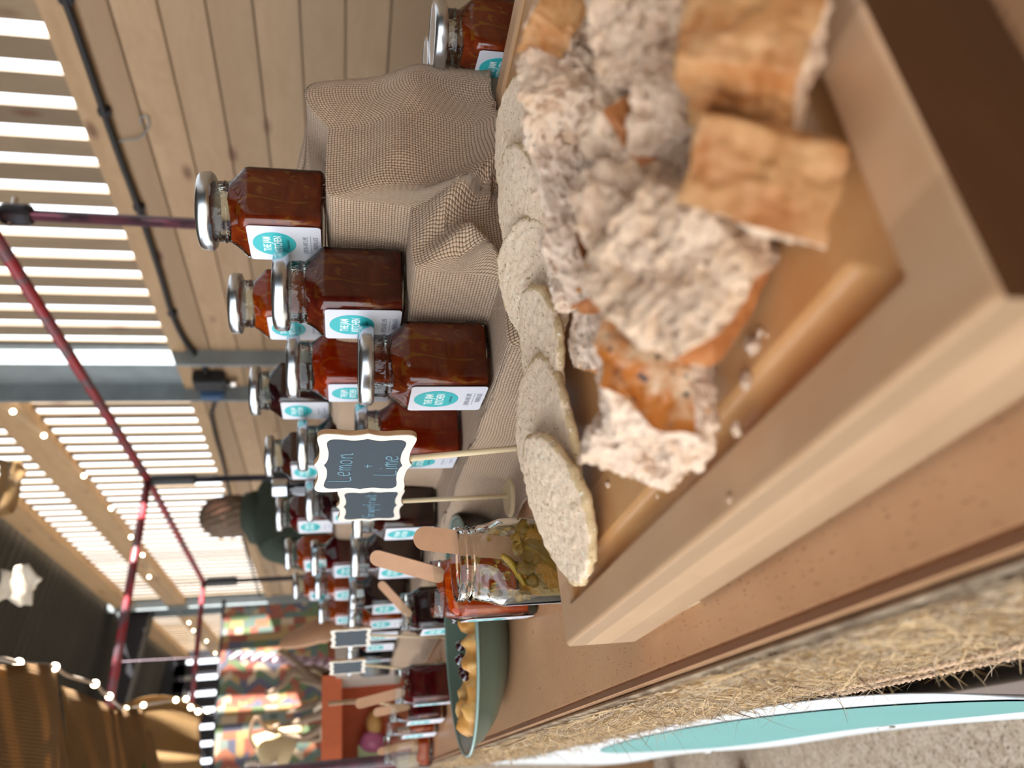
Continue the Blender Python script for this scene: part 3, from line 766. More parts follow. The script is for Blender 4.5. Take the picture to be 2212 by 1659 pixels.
# ================================================================ bread
def chunk(px, py, hpx, wpx, dep, label, d0, rot=(0, 0, 0), crust=('',), seed=1, n=30, rough=.0022, cm='crumb', km='crust', zmin=None, group='torn chunks of seeded bread', sq=.75, name='bread_chunk', low=.12, fixed=False):
    """centred on the line through (px, py) of the photo at distance d0; hpx/wpx size along photo x / y, dep its thickness (m)"""
    H_, W_ = hpx*d0/F, wpx*d0/F
    B = Matrix((RT, UP, -FW)).transposed() @ Euler([radians(a) for a in rot]).to_matrix()
    crumbs = BM(); crusts = BM()
    def shape(p, isc):
        q = Vector(p); m = max(abs(q.x), abs(q.y), abs(q.z)); s = q.normalized()*1.12
        q = q.lerp(s, 1-sq)
        q = Vector((q.x*W_/2, q.y*H_/2, q.z*dep/2))
        q += Vector((fbm(q+Vector((seed, 0, 0)), 28, 2), fbm(q+Vector((0, seed, 0)), 28, 2), fbm(q+Vector((0, 0, seed)), 28, 2)))*min(W_, H_, dep)*low*2
        return q
    def disp(q, p, k):
        nn = Vector(p).normalized(); sv = q+Vector((seed*.37,)*3)
        h = fbm(sv, 60, 4)*rough*1.3 + abs(fbm(sv, 240, 4))*rough*1.3 - max(0, fbm(sv+Vector((1, 1, 1)), 170, 2)-.08)*rough*6.0 + fbm(Vector((sv.x, sv.y*3.2, sv.z)), 130, 3)*rough*1.2
        return q + nn*h*k + nn*fbm(sv, 700, 2)*rough*.35*k
    ax = {'+X': (0, 1), '-X': (0, -1), '+Y': (1, 1), '-Y': (1, -1), '+Z': (2, 1), '-Z': (2, -1)}
    V = {}; lowest = 9
    for key, (a, s) in ax.items():
        isc = key in crust; bmm = crusts if isc else crumbs; vs = []
        for i in range(n+1):
            r_ = []
            for j in range(n+1):
                p = [0, 0, 0]; p[a] = s; p[(a+1) % 3] = -1+2*i/n; p[(a+2) % 3] = -1+2*j/n
                e = min(i, j, n-i, n-j)
                q = shape(p, isc)
                # crumb displacement fades at the borders of crust faces
                k = .25 if isc else 1
                for kk in crust:
                    if kk in ax:
                        aa, ss = ax[kk]; dd = abs(p[aa]-ss)
                        if not isc and dd < .12: k = min(k, .3+dd*5)
                if isc: k = .25 if e > 1 else .3
                q = disp(q, p, k)
                r_.append(bmm.verts.new(B @ q))
            vs.append(r_)
        for i in range(n):
            for j in range(n):
                f = (vs[i][j], vs[i+1][j], vs[i+1][j+1], vs[i][j+1]); bmm.faces.new(f if s > 0 else f[::-1])
    for b_ in (crumbs, crusts): bmesh.ops.remove_doubles(b_, verts=b_.verts, dist=1e-6)
    lo = min([v.co.z for b_ in (crumbs, crusts) for v in b_.verts])
    d = d0
    zc = at(px, py, d).z
    zt = (BZ1+.0004) if zmin is None else zmin
    r = ray(px, py); d2 = (zt-CAM.z)/(r.z + lo/d0)      # rests on the board and keeps its size in view
    d = min(d, d2) if fixed else d2
    root = thing(name, label, 'bread', at(px, py, d), group=group); root.scale = (d/d0,)*3
    if len(crumbs.faces): obj('crumb', crumbs, M[cm], root, True)
    else: crumbs.free()
    if len(crusts.faces): o = obj('crust', crusts, M[km], root, True)
    else: crusts.free()
    return root
# front pair of crusty cubes
chunk(1622, 133, 262, 200, .030, 'bread cube with a smooth tan crust, at the photo edge nearest the camera', .190, (-14, 4, -22), ('+Z', '-X', '+X', '+Y'), 1, 30, .0014, 'crumb', 'crust', sq=.88, low=.12)
chunk(1636, 385, 300, 205, .028, 'bread cube with tan crust and cracks, second from the near corner', .187, (-10, -12, -9), ('+Z', '+X', '+Y'), 2, 30, .0014, 'crumb', 'crust', sq=.9, low=.12)
chunk(1447, 585, 300, 205, .030, 'large torn slab of bread, crumb side up, behind the near crusty cube', .222, (-22, -16, -34), ('-Z', '-Y'), 3, 50, .0012, 'crumb', 'crust2', sq=.84, low=.2)
chunk(1420, 815, 255, 225, .034, 'bread chunk with a shiny toasted seeded top', .232, (-16, 20, -16), ('+Z',), 4, 50, .0012, 'crumb2', 'toast', sq=.88, low=.16)
chunk(1378, 975, 190, 95, .030, 'small torn piece of crumb at the open end of the heap', .258, (-10, -20, -14), (), 5, 38, .0012, 'crumb2', sq=.8)
chunk(1312, 730, 110, 130, .030, 'pale rounded lump of crumb behind the toasted chunk', .282, (0, 0, 0), ('-X',), 6, 30, .0012, 'crumb2', sq=.72)
chunk(1482, 268, 200, 200, .028, 'pale bread chunk between the crusty cubes and the heap', .222, (-20, 10, -12), (), 7, 44, .0011, 'crumb', sq=.86, fixed=True)
chunk(1390, 450, 220, 210, .032, 'fluffy torn chunk of crumb in the middle of the heap', .226, (-5, 8, 10), (), 8, 50, .0016, 'crumb', sq=.78, fixed=True)
chunk(1262, 575, 60, 190, .026, 'thin slice of bread on edge with a brown crust line beside the oatcakes', .262, (-24, 6, 12), ('-Y', '-X'), 9, 40, .0011, 'crumb2', 'crust2', sq=.9, fixed=True)
chunk(1222, 560, 75, 190, .022, 'ragged white crumb fallen across the oatcakes', .310, (0, 0, 5), (), 10, 44, .0013, 'crumb2', sq=.76, fixed=True)
chunk(1235, 395, 115, 210, .03, 'long torn crumb lying behind the fluffy chunk', .292, (0, 5, 14), (), 11, 44, .0014, 'crumb2', sq=.8, fixed=True)
chunk(1348, 305, 105, 150, .022, 'bread piece with a brown toasted side sunk in the heap', .226, (14, -6, 30), ('+Z',), 12, 36, .0012, 'crumb', 'crust2', sq=.86, fixed=True)
chunk(1290, 440, 130, 200, .030, 'pale seeded crumb under the torn pieces of the heap', .272, (0, 0, 8), (), 16, 44, .0014, 'crumb2', sq=.84)
chunk(1250, 200, 200, 225, .040, 'largest torn chunk of open crumb in the upper heap', .276, (-12, 12, -8), (), 13, 56, .0018, 'crumb', 'crust2', sq=.8, fixed=True)
chunk(1160, 238, 66, 135, .020, 'smooth pale strip of crumb hanging over the burlap edge', .305, (0, 0, 0), (), 14, 34, .0010, 'crumb2', sq=.8, fixed=True)
chunk(1205, 58, 100, 120, .022, 'torn piece with a curled pinkish crust at the photo edge', .262, (10, 16, -24), ('+Z', '-X'), 15, 40, .0014, 'crumb', 'crust', sq=.78, fixed=True)
chunk(1395, 90, 225, 240, .036, 'big seeded crumb chunk leaning behind the nearest crusty cube', .228, (-15, 6, 8), ('-Z',), 17, 52, .0014, 'crumb', 'crust2', sq=.84, fixed=True)
chunk(1345, 190, 130, 200, .030, 'crumb chunk wedged between the two large upper pieces', .256, (0, 0, 0), (), 18, 44, .0014, 'crumb2', sq=.8)
chunk(1380, -40, 230, 140, .036, 'torn bread at the photo edge above the seeded chunk', .240, (0, 0, 0), (), 19, 34, .0014, 'crumb', sq=.8)
for k, (x, y, s) in enumerate([(1610, 820, .0035), (1626, 745, .0042), (1640, 722, .0018), (1590, 925, .003), (1312, 1048, .0022), (1575, 1075, .0018), (1655, 722, .0012), (1420, 1070, .0014)]):
    bm = BM(); bmesh.ops.create_icosphere(bm, subdivisions=3, radius=s*.6)
    for v in bm.verts: v.co = Vector((v.co.x*1.4, v.co.y, v.co.z*.6)) + v.co.normalized()*fbm(v.co+Vector((k, 0, 0)), 500, 3)*s*.35
    o = obj('bread_crumb', bm, M['crumb'], None, True); o.location = onz(x, y, BZ1+s*.3); o.rotation_euler = (0, 0, k)
    tag(o, ['crumb on the near groove edge', 'longest flake of bread beside the groove', 'tiny crumb beside the longest flake', 'crumb lying in the long groove', 'lone crumb beside the last oatcake', 'crumb on the board rim by its long side', 'speck of crumb nearest the torn slab', 'crumb next to the small torn piece'][k], 'crumb', 'loose crumbs on the board')

# ================================================================ oatcakes
def oatcake(c, rz, tilt, roll, label, seed, r=.0375, ry=.034):
    bm = BM(); top = {}
    n, m_ = 28, 96
    def rad(a): return 1+.03*sin(3*a+seed)+.018*sin(7*a+seed*2)+.014*sin(17*a+seed)+.010*sin(31*a+seed*3)
    def warp(x, y): return .0030*sin(x*42+seed)+.0022*cos(y*55+seed*2)
    def ring(f, z, dz=0):
        out = []
        for k in range(m_):
            a = 2*pi*k/m_; x = r*f*rad(a)*cos(a); y = ry*f*rad(a)*sin(a)
            out.append(bm.verts.new((x, y, z + warp(x, y) + .0007*fbm((x, y, seed), 260, 4))))
        return out
    rings = [ring(i/n, -.0022) for i in range(1, n)] + [ring(1.0, -.0012), ring(1.008, 0), ring(.995, .0016)] + [ring(i/n, .0026) for i in range(n-1, 0, -1)]
    for a, b in zip(rings, rings[1:]):
        for k in range(m_): bm.faces.new((a[k], a[(k+1) % m_], b[(k+1) % m_], b[k]))
    for rg, fl in ((rings[0], True), (rings[-1], False)):
        bm.faces.new(rg[::-1] if fl else rg)
    bmesh.ops.recalc_face_normals(bm, faces=bm.faces)
    for f in bm.faces:
        c_ = f.calc_center_median()
        if (c_.x/r)**2+(c_.y/ry)**2 > .93: f.material_index = 1
    o = obj('oatcake', bm, [M['oat'], M['oatrim']], None, True); o.location = c; o.rotation_euler = Euler((radians(tilt), radians(roll), radians(rz)), 'ZYX')
    return tag(o, label, 'oatcake', 'oatcakes in an overlapping row')
OL = ['end oatcake of the row, fully in view, nearest the open marmalade jar', 'second oatcake from the open jar, half under the end one', 'third oatcake from the open jar in the overlapping row', 'fourth oatcake, partly under torn crumb', 'fifth oatcake with a chipped edge, between burlap and bread', 'last oatcake of the row, deepest among the bread']
for k in range(6):
    p = (.113+.040*k, (.351, .352, .347, .341, .330, .318)[k], .9525 + .0010*k)
    oatcake(p, 8*sin(k*3), 4+1.5*sin(k*5), -10, OL[k], k*1.7+.4, .0375+.001*sin(k*2), .035)

# ================================================================ jars
def sring(bm, half, n, z, seg=56, cap=None):
    vs = []
    for k in range(seg):
        a = 2*pi*(k+.5)/seg; c, s = cos(a), sin(a); r = half/((abs(c)**n+abs(s)**n)**(1/n))
        vs.append(bm.verts.new((r*c, r*s, z)))
    return vs
def loft(bm, rings, bottom=True, top=True):
    for a, b in zip(rings, rings[1:]):
        for k in range(len(a)): bm.faces.new((a[k], a[(k+1) % len(a)], b[(k+1) % len(a)], b[k]))
    if bottom: bm.faces.new(rings[0][::-1])
    if top: bm.faces.new(rings[-1])
def mesh_of(bm, name, mats=None, smooth=True):
    me = bpy.data.meshes.new(name); bm.to_mesh(me); bm.free()
    for m in (mats or []): me.materials.append(m)
    if smooth: me.shade_smooth(); me.set_sharp_from_angle(angle=radians(38))
    return me
GP = [(.0225, 9, 0), (.0248, 10, .0012), (.026, 11, .004), (.0261, 11, .030), (.0261, 11, .0575), (.0257, 10, .0605)]
bm = BM(); loft(bm, [sring(bm, h, n, z) for h, n, z in GP + [(.0246, 4.5, .0640), (.0236, 2.8, .0680), (.0233, 2.2, .0705)]], top=False)
MG = mesh_of(bm, 'glass', [M['glass']])
bm = BM(); loft(bm, [sring(bm, h, n, z) for h, n, z in [(.0233, 2.2, .0705), (.0226, 2, .0725), (.0228, 2, .0745), (.0234, 2, .0755), (.0228, 2, .077), (.0226, 2, .083)]], bottom=False, top=False)
MN = mesh_of(bm, 'neck', [M['glassneck']])
def wavy(rs): 
    for v in rs: v.co.z += .0012*sin(3*atan2(v.co.y, v.co.x))+.0006*fbm(v.co, 200, 2)
    return rs
bm = BM(); R = [sring(bm, h, n, z) for h, n, z in [(.0212, 8, .0028), (.0240, 9, .0036), (.0250, 10, .0055), (.0250, 10, .0570), (.0245, 8, .0605), (.0234, 4, .0640), (.0224, 2.6, .0678)]]
R.append(wavy(sring(bm, .0218, 2.1, .0705))); loft(bm, R)
MJ = mesh_of(bm, 'jam', [JAM['amber']])
bm = BM()
def lf(a, i, r, z):
    if i in (1, 2): 
        k = .5+.5*sin(6*a); return r + .0005*k, z + .0013*k
    return r, z
LP_ = [(.0270, .0832), (.0284, .0836), (.0290, .0850), (.0292, .0885), (.0291, .0912), (.0284, .0932), (.0270, .0942), (.0250, .0944), (.0243, .0938), (.0225, .0936), (.010, .0936)]
lathe(bm, LP_, 96, fn=lf)
ML = mesh_of(bm, 'lid', [M['lid']])
# label: bent paper with rounded corners on the -X side
def rrect(w, h, r, n=6):
    out = []
    for cx, cy, a0 in ((w/2-r, h/2-r, 0), (-w/2+r, h/2-r, 90), (-w/2+r, -h/2+r, 180), (w/2-r, -h/2+r, 270)):
        for k in range(n+1): a = radians(a0+90*k/n); out.append((cx+r*cos(a), cy+r*sin(a)))
    return out
LBX = -.02625
def onlabel(me, x, z0):   # text/print drawn in x,y -> on the label plane, read from the -X side
    for v in me.vertices: v.co = Vector((x - v.co.z, -v.co.x, z0 + v.co.y))
    return me
bm = BM(); prism(bm, rrect(.0455, .0545, .003), .0003); MLab = onlabel(mesh_of(bm, 'label', [M['label']], False), LBX, .0305)
MLab.flip_normals() if False else None
bm = BM(); prism(bm, [(.0152*cos(2*pi*k/48), .0162*sin(2*pi*k/48)) for k in range(48)], .0003); MEm = onlabel(mesh_of(bm, 'emblem', [M['teal']], False), LBX-.00025, .0385)
def merge(parts, name, mats):
    bm = BM()
    for me, (x, y), mi in parts:
        n0 = len(bm.verts); f0 = len(bm.faces); bm.from_mesh(me); bm.verts.ensure_lookup_table(); bm.faces.ensure_lookup_table()
        for v in bm.verts[n0:]: v.co += Vector((x, y, 0))
        for f in bm.faces[f0:]: f.material_index = mi
    return mesh_of(bm, name, mats, False)
def bar(w, h):
    bm = BM(); prism(bm, rrect(w, h, h*.3, 2), .0002); return mesh_of(bm, 'b', None, False)
MLet = onlabel(merge([(text('THE JAM', .0082, .0001, .62, bold=.00012), (0, .0052), 0), (text('KITCHEN', .0082, .0001, .62, bold=.00012), (0, -.0030), 0), (bar(.012, .0016), (0, -.0105), 1)], 'lettering', [M['white'], M['tealdark']]), LBX-.0005, .0385)
MFl = onlabel(merge([(text('LEMON AND LIME', .0056, .0001, .50), (-.001, .0035), 0), (bar(.022, .00035), (0, -.0003), 0), (text('MARMALADE', .0056, .0001, .50), (.002, -.0042), 0)], 'flavour', [M['greyprint']]), LBX-.0003, .0115)
MFs = onlabel(merge([(bar(.017, .0022), (-.001, .0035), 0), (bar(.021, .00035), (0, 0), 0), (bar(.013, .0022), (.002, -.0036), 0)], 'small_print', [M['greypale']]), LBX-.0003, .0115)
def jar(loc, content, label, rz=0, flavour=False, detail=True, group='sealed jars with silver lids on the burlap steps', level=None):
    t = thing('jam_jar', label, 'jar', loc, radians(rz), group)
    link('glass', MG, None, t); link('neck', MN, None, t)
    o = link('jam', MJ, None, t); o.material_slots[0].link = 'OBJECT'; o.material_slots[0].material = JAM[content]
    link('lid', ML, None, t).rotation_euler = (0, 0, hash(label) % 7 if False else len(label)*.37)
    lb = link('label', MLab, None, t); link('emblem', MEm, None, lb); link('lettering', MLet, None, lb)
    if flavour: link('flavour', MFl, None, lb)
    else: link('small_print', MFs, None, lb)
    return t
e = .0012
top, mid, low = R3+e, R2+e, R1+e
JJ = [
 ((.388, .484, top), 'amber', 'topmost front jar, amber marmalade with a peel strand, before the purple pole', -4, 1),
 ((.333, .504, mid), 'brown', 'front jar of the middle step, dark brown marmalade', -4, 1),
 ((.277, .514, low), 'amber', 'front jar of the lowest step, amber lemon and lime marmalade, beside the chalk sign', -4, 1),
 ((.415, .650, top), 'orange', 'bright orange jar on the top step, second from the front', -3, 0),
 ((.352, .655, mid), 'red', 'red-orange jar on the middle step, second from the front', -6, 0),
 ((.290, .672, low), 'red', 'red-orange jar on the lowest step, partly behind the lemon and lime sign', -6, 0),
 ((.416, .833, top), 'purple', 'dark purple jar on the top step, third from the front', 0, 0),
 ((.356, .852, mid), 'purple', 'dark jar on the middle step, its label behind the lid-high chalk sign corner', 0, 0),
 ((.285, .885, low), 'maroon', 'dark jar of the lowest step directly behind the grapefruit sign post', 0, 0),
 ((.418, 1.035, top), 'maroon', 'very dark red jar on the top step, fourth from the front', 5, 0),
 ((.365, 1.07, mid), 'purple', 'dark jar of the middle step showing above the grapefruit sign', 3, 0),
 ((.283, 1.06, low), 'maroon', 'dark jar of the lowest step just behind the largest tasting stick', 6, 0),
 ((.402, 1.235, top), 'ruby', 'ruby red jar on the top step in front of the green coat', 8, 0),
 ((.346, 1.30, mid), 'ruby', 'deep ruby jar on the middle step with a long unhidden label', 11, 0),
 ((.283, 1.30, low), 'purple', 'almost black jar on the lowest step above the small pinkish stick', 8, 0),
 ((.398, 1.46, top), 'orange', 'orange jar on the top step right behind the ruby one', 12, 0),
 ((.352, 1.50, mid), 'orange', 'orange jar on the middle step, the nearer of two', 10, 0),
 ((.283, 1.43, low), 'orange', 'orange-based jar on the lowest step beside the far chalk signs', 8, 0),
 ((.405, 1.74, top), 'orange', 'last orange jar on the top step before the wooden paddle', 12, 0),
 ((.356, 1.76, mid), 'orange', 'farther of the two orange jars on the middle step', 10, 0),
 ((.283, 1.55, low), 'maroon', 'dark jar on the lowest step half behind the nearer far chalk sign', 8, 0),
 ((.283, 1.68, low), 'black', 'black jar on the lowest step past the two far chalk signs', 8, 0),
 ((.275, 1.80, low), 'black', 'black jar with its label turned a little, near the far table end', -4, 0),
 ((.262, 1.90, low), 'black', 'last jar of the lowest step, wide label facing the camera', -26, 0)]
for p, c, l, rz, fl in JJ:
    o = jar(p, c, l, rz, fl)
    if p[2] == top: o.scale = (.97, .97, .94)
# two tall jars at the photo edge right of the burlap
G2 = 'pair of jars standing beside the burlap at the photo edge'
for p, l in ((tuple(at(940, 78, .60))[:2]+(TZ+.0032,), 'nearer dark marmalade jar of the pair beside the burlap, at the photo edge'), (tuple(at(948, 152, .655))[:2]+(TZ+.0032,), 'farther dark marmalade jar of the pair beside the burlap, its lid half behind the other')):
    jar(p, 'amber', l, -14, 0, group=G2).scale = (.9, .9, .9)
cr = thing('display_tray', 'dark green tray with a white rim holding the two edge jars', 'tray', (.56, .455, TZ))
DG = plain('dark green card', '#1e3a34', .5)
for a in ((-.085, .085, -.066, .085, 0, .003), (-.085, .085, -.068, -.065, 0, .023), (-.085, .085, .085, .088, 0, .023), (-.088, -.085, -.068, .088, 0, .023), (.085, .088, -.068, .088, 0, .023)):
    obj('panel', bx(*a), DG, cr)
bm = BM()
for a in ((-.088, .088, -.071, -.065, .023, .0262), (-.088, .088, .084, .089, .023, .0262), (-.090, -.084, -.071, .089, .023, .0262), (.084, .090, -.071, .089, .023, .0262)): bx(*a, bm)
obj('white_rim', bm, M['label'], cr)
# dark jar with a ribbed silver lid, far back
t = thing('jam_jar', 'small dark blue jar with a ribbed silver lid in front of the green coat', 'jar', (.41, 1.14, top), 0, 'sealed jars with silver lids on the burlap steps')
obj('glass', lathe(BM(), [(.006, 0), (.013, .002), (.0135, .052), (.010, .062), (.0095, .066)], 28), plain('blue black jar glass', '#0e1622', .08, Coat_Weight=1.0), t, True)
obj('lid', lathe(BM(), [(.0125, .066), (.013, .067), (.013, .087), (.012, .0885), (.001, .0885)], 60, fn=lambda a, i, r, z: (r+.0003*sin(30*a) if r > .012 else r, z)), M['lid'], t)

# ---- open tasting jars
def glass_shell(name, parent, m):
    bm = BM()
    out = GP + [(.0246, 4.5, .0640), (.0236, 2.8, .0690), (.0232, 2.2, .0720), (.0226, 2, .0735), (.0226, 2, .0755), (.0238, 2, .0768), (.0226, 2, .0782), (.0226, 2, .0800), (.0236, 2, .0812), (.0230, 2, .0826), (.0232, 2, .0842), (.0228, 2, .0850)]
    inn = [(.0214, 2, .0850), (.0208, 2, .0835), (.0207, 2, .0735), (.0212, 2.2, .0700), (.0222, 3, .0660), (.0236, 8, .0600), (.0238, 9, .0570), (.0238, 9, .0075), (.0225, 8, .0052)]
    loft(bm, [sring(bm, h, n, z, 72) for h, n, z in out + inn])
    me = mesh_of(bm, name, [m]); return link(name, me, None, parent)
M['jarjam'] = {}
def clear_jam(name, c, rough=.08, dens=.0):
    m = N(name); f = m.noise(m.coord(), 90, 3, .6, 1); c = rgb(c)
    m.bump(m.noise(m.coord(), 160, 4, .6), .9, .003)
    return m.set(m.mix(f, c, tuple(min(1, x*1.25) for x in c)), rough, 0, Transmission_Weight=.75, IOR=1.36)
def open_jar(loc, label, m_jam, lvl=.045, rz=0, thick=True, seed=1, smear=None):
    t = thing('tasting_jar', label, 'jar', loc, radians(rz), 'open tasting jars on the table')
    glass_shell('glass', t, M['glassthick']) if thick else (link('glass', MG, None, t), link('neck', MN, None, t))
    bm = BM(); rs = []
    for h, n, z in [(.0205, 8, .0075), (.0232, 9, .0085), (.0234, 9, .012), (.0234, 9, lvl-.006)]: rs.append(sring(bm, h, n, z, 72))
    for h, dz in ((.0232, .0), (.021, .002), (.016, .0015), (.009, .000)):
        r_ = sring(bm, h, 5 if h > .02 else 3, lvl+dz, 72)
        for v in r_: v.co.z += .0045*fbm((v.co.x*60+seed, v.co.y*60, seed), 1, 3) + .004*sin(v.co.y*120+seed)
        rs.append(r_)
    loft(bm, rs); o = obj('jam', bm, m_jam, t, True)
    lb = link('label', MLab, None, t); link('emblem', MEm, None, lb); link('lettering', MLet, None, lb); link('small_print', MFs, None, lb)
    if smear:
        rnd = random.Random(seed); bm = BM()
        for k in range(46):
            a = rnd.random()*2*pi; zz = rnd.uniform(lvl-.004, .066); c, s = cos(a), sin(a); n = 8 if zz < .058 else 2.6
            h = .0234 if zz < .058 else .0216; r = h/((abs(c)**n+abs(s)**n)**(1/n))-.0004
            q = bmesh.ops.create_icosphere(bm, subdivisions=2, radius=1)
            sx = rnd.uniform(.0012, .0050)
            for v in q['verts']:
                w_ = 1+.5*fbm(v.co+Vector((k, 0, 0)), 1.3, 3)
                v.co = Vector((v.co.x*sx*w_*(.3+abs(s)*.7), v.co.y*sx*w_*(.3+abs(c)*.7), v.co.z*sx*w_*.9)) + Vector((r*c*.97, r*s*.97, zz))
        obj('smears', bm, smear, t, True)
    return t
YJ = clear_jam('pale lemon jelly', '#e0b85c'); PEEL = plain('lemon peel', '#cf9f2c', .25, var=.25, sc=120, Subsurface_Weight=.2)
oj = open_jar((.122, .489, TZ+.0005), 'open jar of pale lemon marmalade with a broad stick, touching the board', YJ, .040, -13, True, 3, YJ)
for k, (p0, p1, p2) in enumerate([((-.018, -.019, .012), (-.004, -.020, .026), (.010, -.018, .044)), ((-.020, -.014, .030), (-.008, -.019, .040), (.006, -.019, .034)), ((-.015, -.019, .045), (-.002, -.018, .052), (.004, -.017, .058)),
        ((.002, -.0205, .010), (.012, -.019, .020), (.019, -.012, .036)), ((-.021, .0, .016), (-.019, -.012, .030), (-.008, -.017, .036)), ((-.002, -.0195, .016), (.006, -.020, .022), (.018, -.019, .020))]):
    c = catmull([p0, p1, p2], 8); bm = BM(); rows = []
    for i, p in enumerate(c):
        w2 = .0024*(.6+.4*sin(pi*i/(len(c)-1))); t_ = (c[min(i+1, len(c)-1)]-c[max(i-1, 0)]).normalized(); u = t_.cross(Vector((0, 1, 0))).normalized()
        rows.append([bm.verts.new(p+u*w2), bm.verts.new(p+Vector((0, -.0009, 0))), bm.verts.new(p-u*w2), bm.verts.new(p+Vector((0, .0009, 0)))])
    loft(bm, rows); obj('peel', bm, PEEL, oj, True)
open_jar((.142, .648, TZ+.0005), 'open jar of orange marmalade with a stick, behind the lemon one', JAM['orange'], .068, -8, False, 5)
open_jar((.196, 1.015, TZ+.0005), 'open jar with red smeared neck and dark jam, third tasting jar', JAM['purple'], .066, 0, False, 6, clear_jam('red smear', '#b02030'))
open_jar((.125, 1.165, TZ+.0005), 'open jar of deep crimson jelly beyond the green plate', JAM['ruby'], .066, -2, False, 7)
open_jar((.112, 1.30, TZ+.0005), 'open jar whose label shows just behind the crimson jelly jar', JAM['ruby'], .05, 3, False, 8)
open_jar((.100, 1.42, TZ+.0005), 'open jar, third label in the far row of tasting jars', JAM['orange'], .04, 4, False, 9)
tj = open_jar((.062, 1.52, TZ+.0005), 'open jar with its label turned towards the camera at the far table corner', JAM['orange'], .02, -38, False, 10)
def stick(p0, p1, w_, label, facing=None, grp='wooden tasting sticks in the open jars'):
    p0, p1 = Vector(p0), Vector(p1); d = p1-p0; L = d.length; bm = BM(); out = []
    n = 10
    for k in range(n+1): a = -pi + pi*k/n; out.append((w_/2*cos(a), w_/2*sin(a)+w_/2))
    for k in range(n+1): a = pi*k/n; out.append((w_/2*cos(a), w_/2*sin(a)+L-w_/2))
    prism(bm, out, .0016); bmesh.ops.bevel(bm, geom=[e for e in bm.edges if e.calc_face_angle(0) > 1], offset=.0004, segments=1, affect='EDGES')
    o = obj('tasting_stick', bm, M['stick'], None); y = d.normalized(); f = Vector(facing or (CAM-(p0+p1)/2)); z = (f-y*f.dot(y)).normalized(); x = y.cross(z)
    o.matrix_world = Matrix(((x.x, y.x, z.x, p0.x), (x.y, y.y, z.y, p0.y), (x.z, y.z, z.z, p0.z), (0, 0, 0, 1)))
    return tag(o, label, 'wooden stick', grp)
stick((.124, .482, TZ+.022), at(893, 1160, .487), .0148, 'broad wooden tasting stick standing in the lemon marmalade jar', (-.25, -1, .25))
stick((.150, .640, TZ+.072), at(800, 1200, .640), .0135, 'wooden stick leaning in the open orange marmalade jar', (-.75, -1, .2))
stick((.192, 1.02, TZ+.070), at(820, 1257, .99), .011, 'small pinkish stick in the red smeared jar', (-.9, -1, .2))
stick((.118, 1.17, TZ+.070), at(768, 1522, 1.09), .0135, 'pale stick leaning out of the crimson jelly jar', (-.2, -1, .2))
stick((.112, 1.30, TZ+.052), at(806, 1540, 1.19), .013, 'darker stick in the jar behind the crimson one', (-.4, -1, .2))
stick((.068, 1.515, TZ+.03), at(815, 1625, 1.36), .012, 'cream stick in the jar at the far table corner', (-.3, -1, .3))

# ================================================================ chalk signs
def bracket(w_, h, k=9):
    """plaque outline: ogee corners and small points mid-side"""
    q = []
    W2, H2 = w_/2, h/2
    pts = [(W2*1.00, 0), (W2*.955, H2*.14), (W2*.93, H2*.36), (W2*.96, H2*.60), (W2*.965, H2*.84), (W2*.90, H2*.96), (W2*.78, H2*.985), (W2*.5, H2*.93), (W2*.25, H2*.93), (W2*.10, H2*.965), (0, H2*1.02)]
    c = [(p.x, p.y) for p in catmull([(a, b, 0) for a, b in pts], 4)]
    q = c + [(-x, y) for x, y in c[-2::-1]] + [(-x, -y) for x, y in c[1:]] + [(x, -y) for x, y in c[-2:0:-1]]
    return q
GLY = {'L': [[(.05, 1), (.05, .03), (.5, 0)]], 'e': [[(.05, .28), (.38, .36), (.34, .55), (.15, .52), (.05, .25), (.18, .03), (.45, .12)]], 'm': [[(.03, .5), (.05, 0)], [(.05, .35), (.2, .52), (.26, 0)], [(.26, .35), (.42, .52), (.5, 0)]],
       'o': [[(.3, .5), (.08, .4), (.06, .12), (.25, 0), (.42, .2), (.34, .46), (.2, .5)]], 'n': [[(.04, .5), (.05, 0)], [(.05, .3), (.25, .52), (.36, .3), (.38, 0), (.5, .06)]], 'i': [[(.12, .48), (.12, 0), (.2, 0)], [(.11, .7), (.14, .73)]],
       '+': [[(.05, .4), (.5, .4)], [(.27, .65), (.27, .12)]], 'G': [[(.5, .85), (.25, 1), (.03, .5), (.2, 0), (.5, .15), (.5, .45), (.28, .45)]], 'r': [[(.05, .5), (.07, 0)], [(.07, .3), (.2, .5), (.35, .45)]],
       'a': [[(.38, .45), (.1, .42), (.06, .1), (.25, .02), (.38, .4), (.4, 0)]], 'p': [[(.05, .5), (.05, -.5)], [(.05, .35), (.3, .5), (.4, .2), (.1, .02)]], 'f': [[(.35, .95), (.15, .9), (.15, -.4)], [(0, .45), (.35, .47)]],
       'u': [[(.05, .5), (.06, .1), (.25, .02), (.38, .48), (.4, 0)]], 't': [[(.18, .85), (.18, .05), (.35, .05)], [(0, .55), (.36, .57)]]}
def scrawl(bm, s, cx, cy, h, r, z, sp=.56):
    W_ = sum(sp if ch not in 'i' else .3 for ch in s)*h; x = cx-W_/2
    for ch in s:
        for st in GLY[ch]:
            P = [(x+a*h, cy+b*h, z) for a, b in st]; P = catmull(P, 4) if len(P) > 2 else [Vector(p) for p in P]
            tube(bm, P, r, 5)
        x += (sp if ch != 'i' else .3)*h
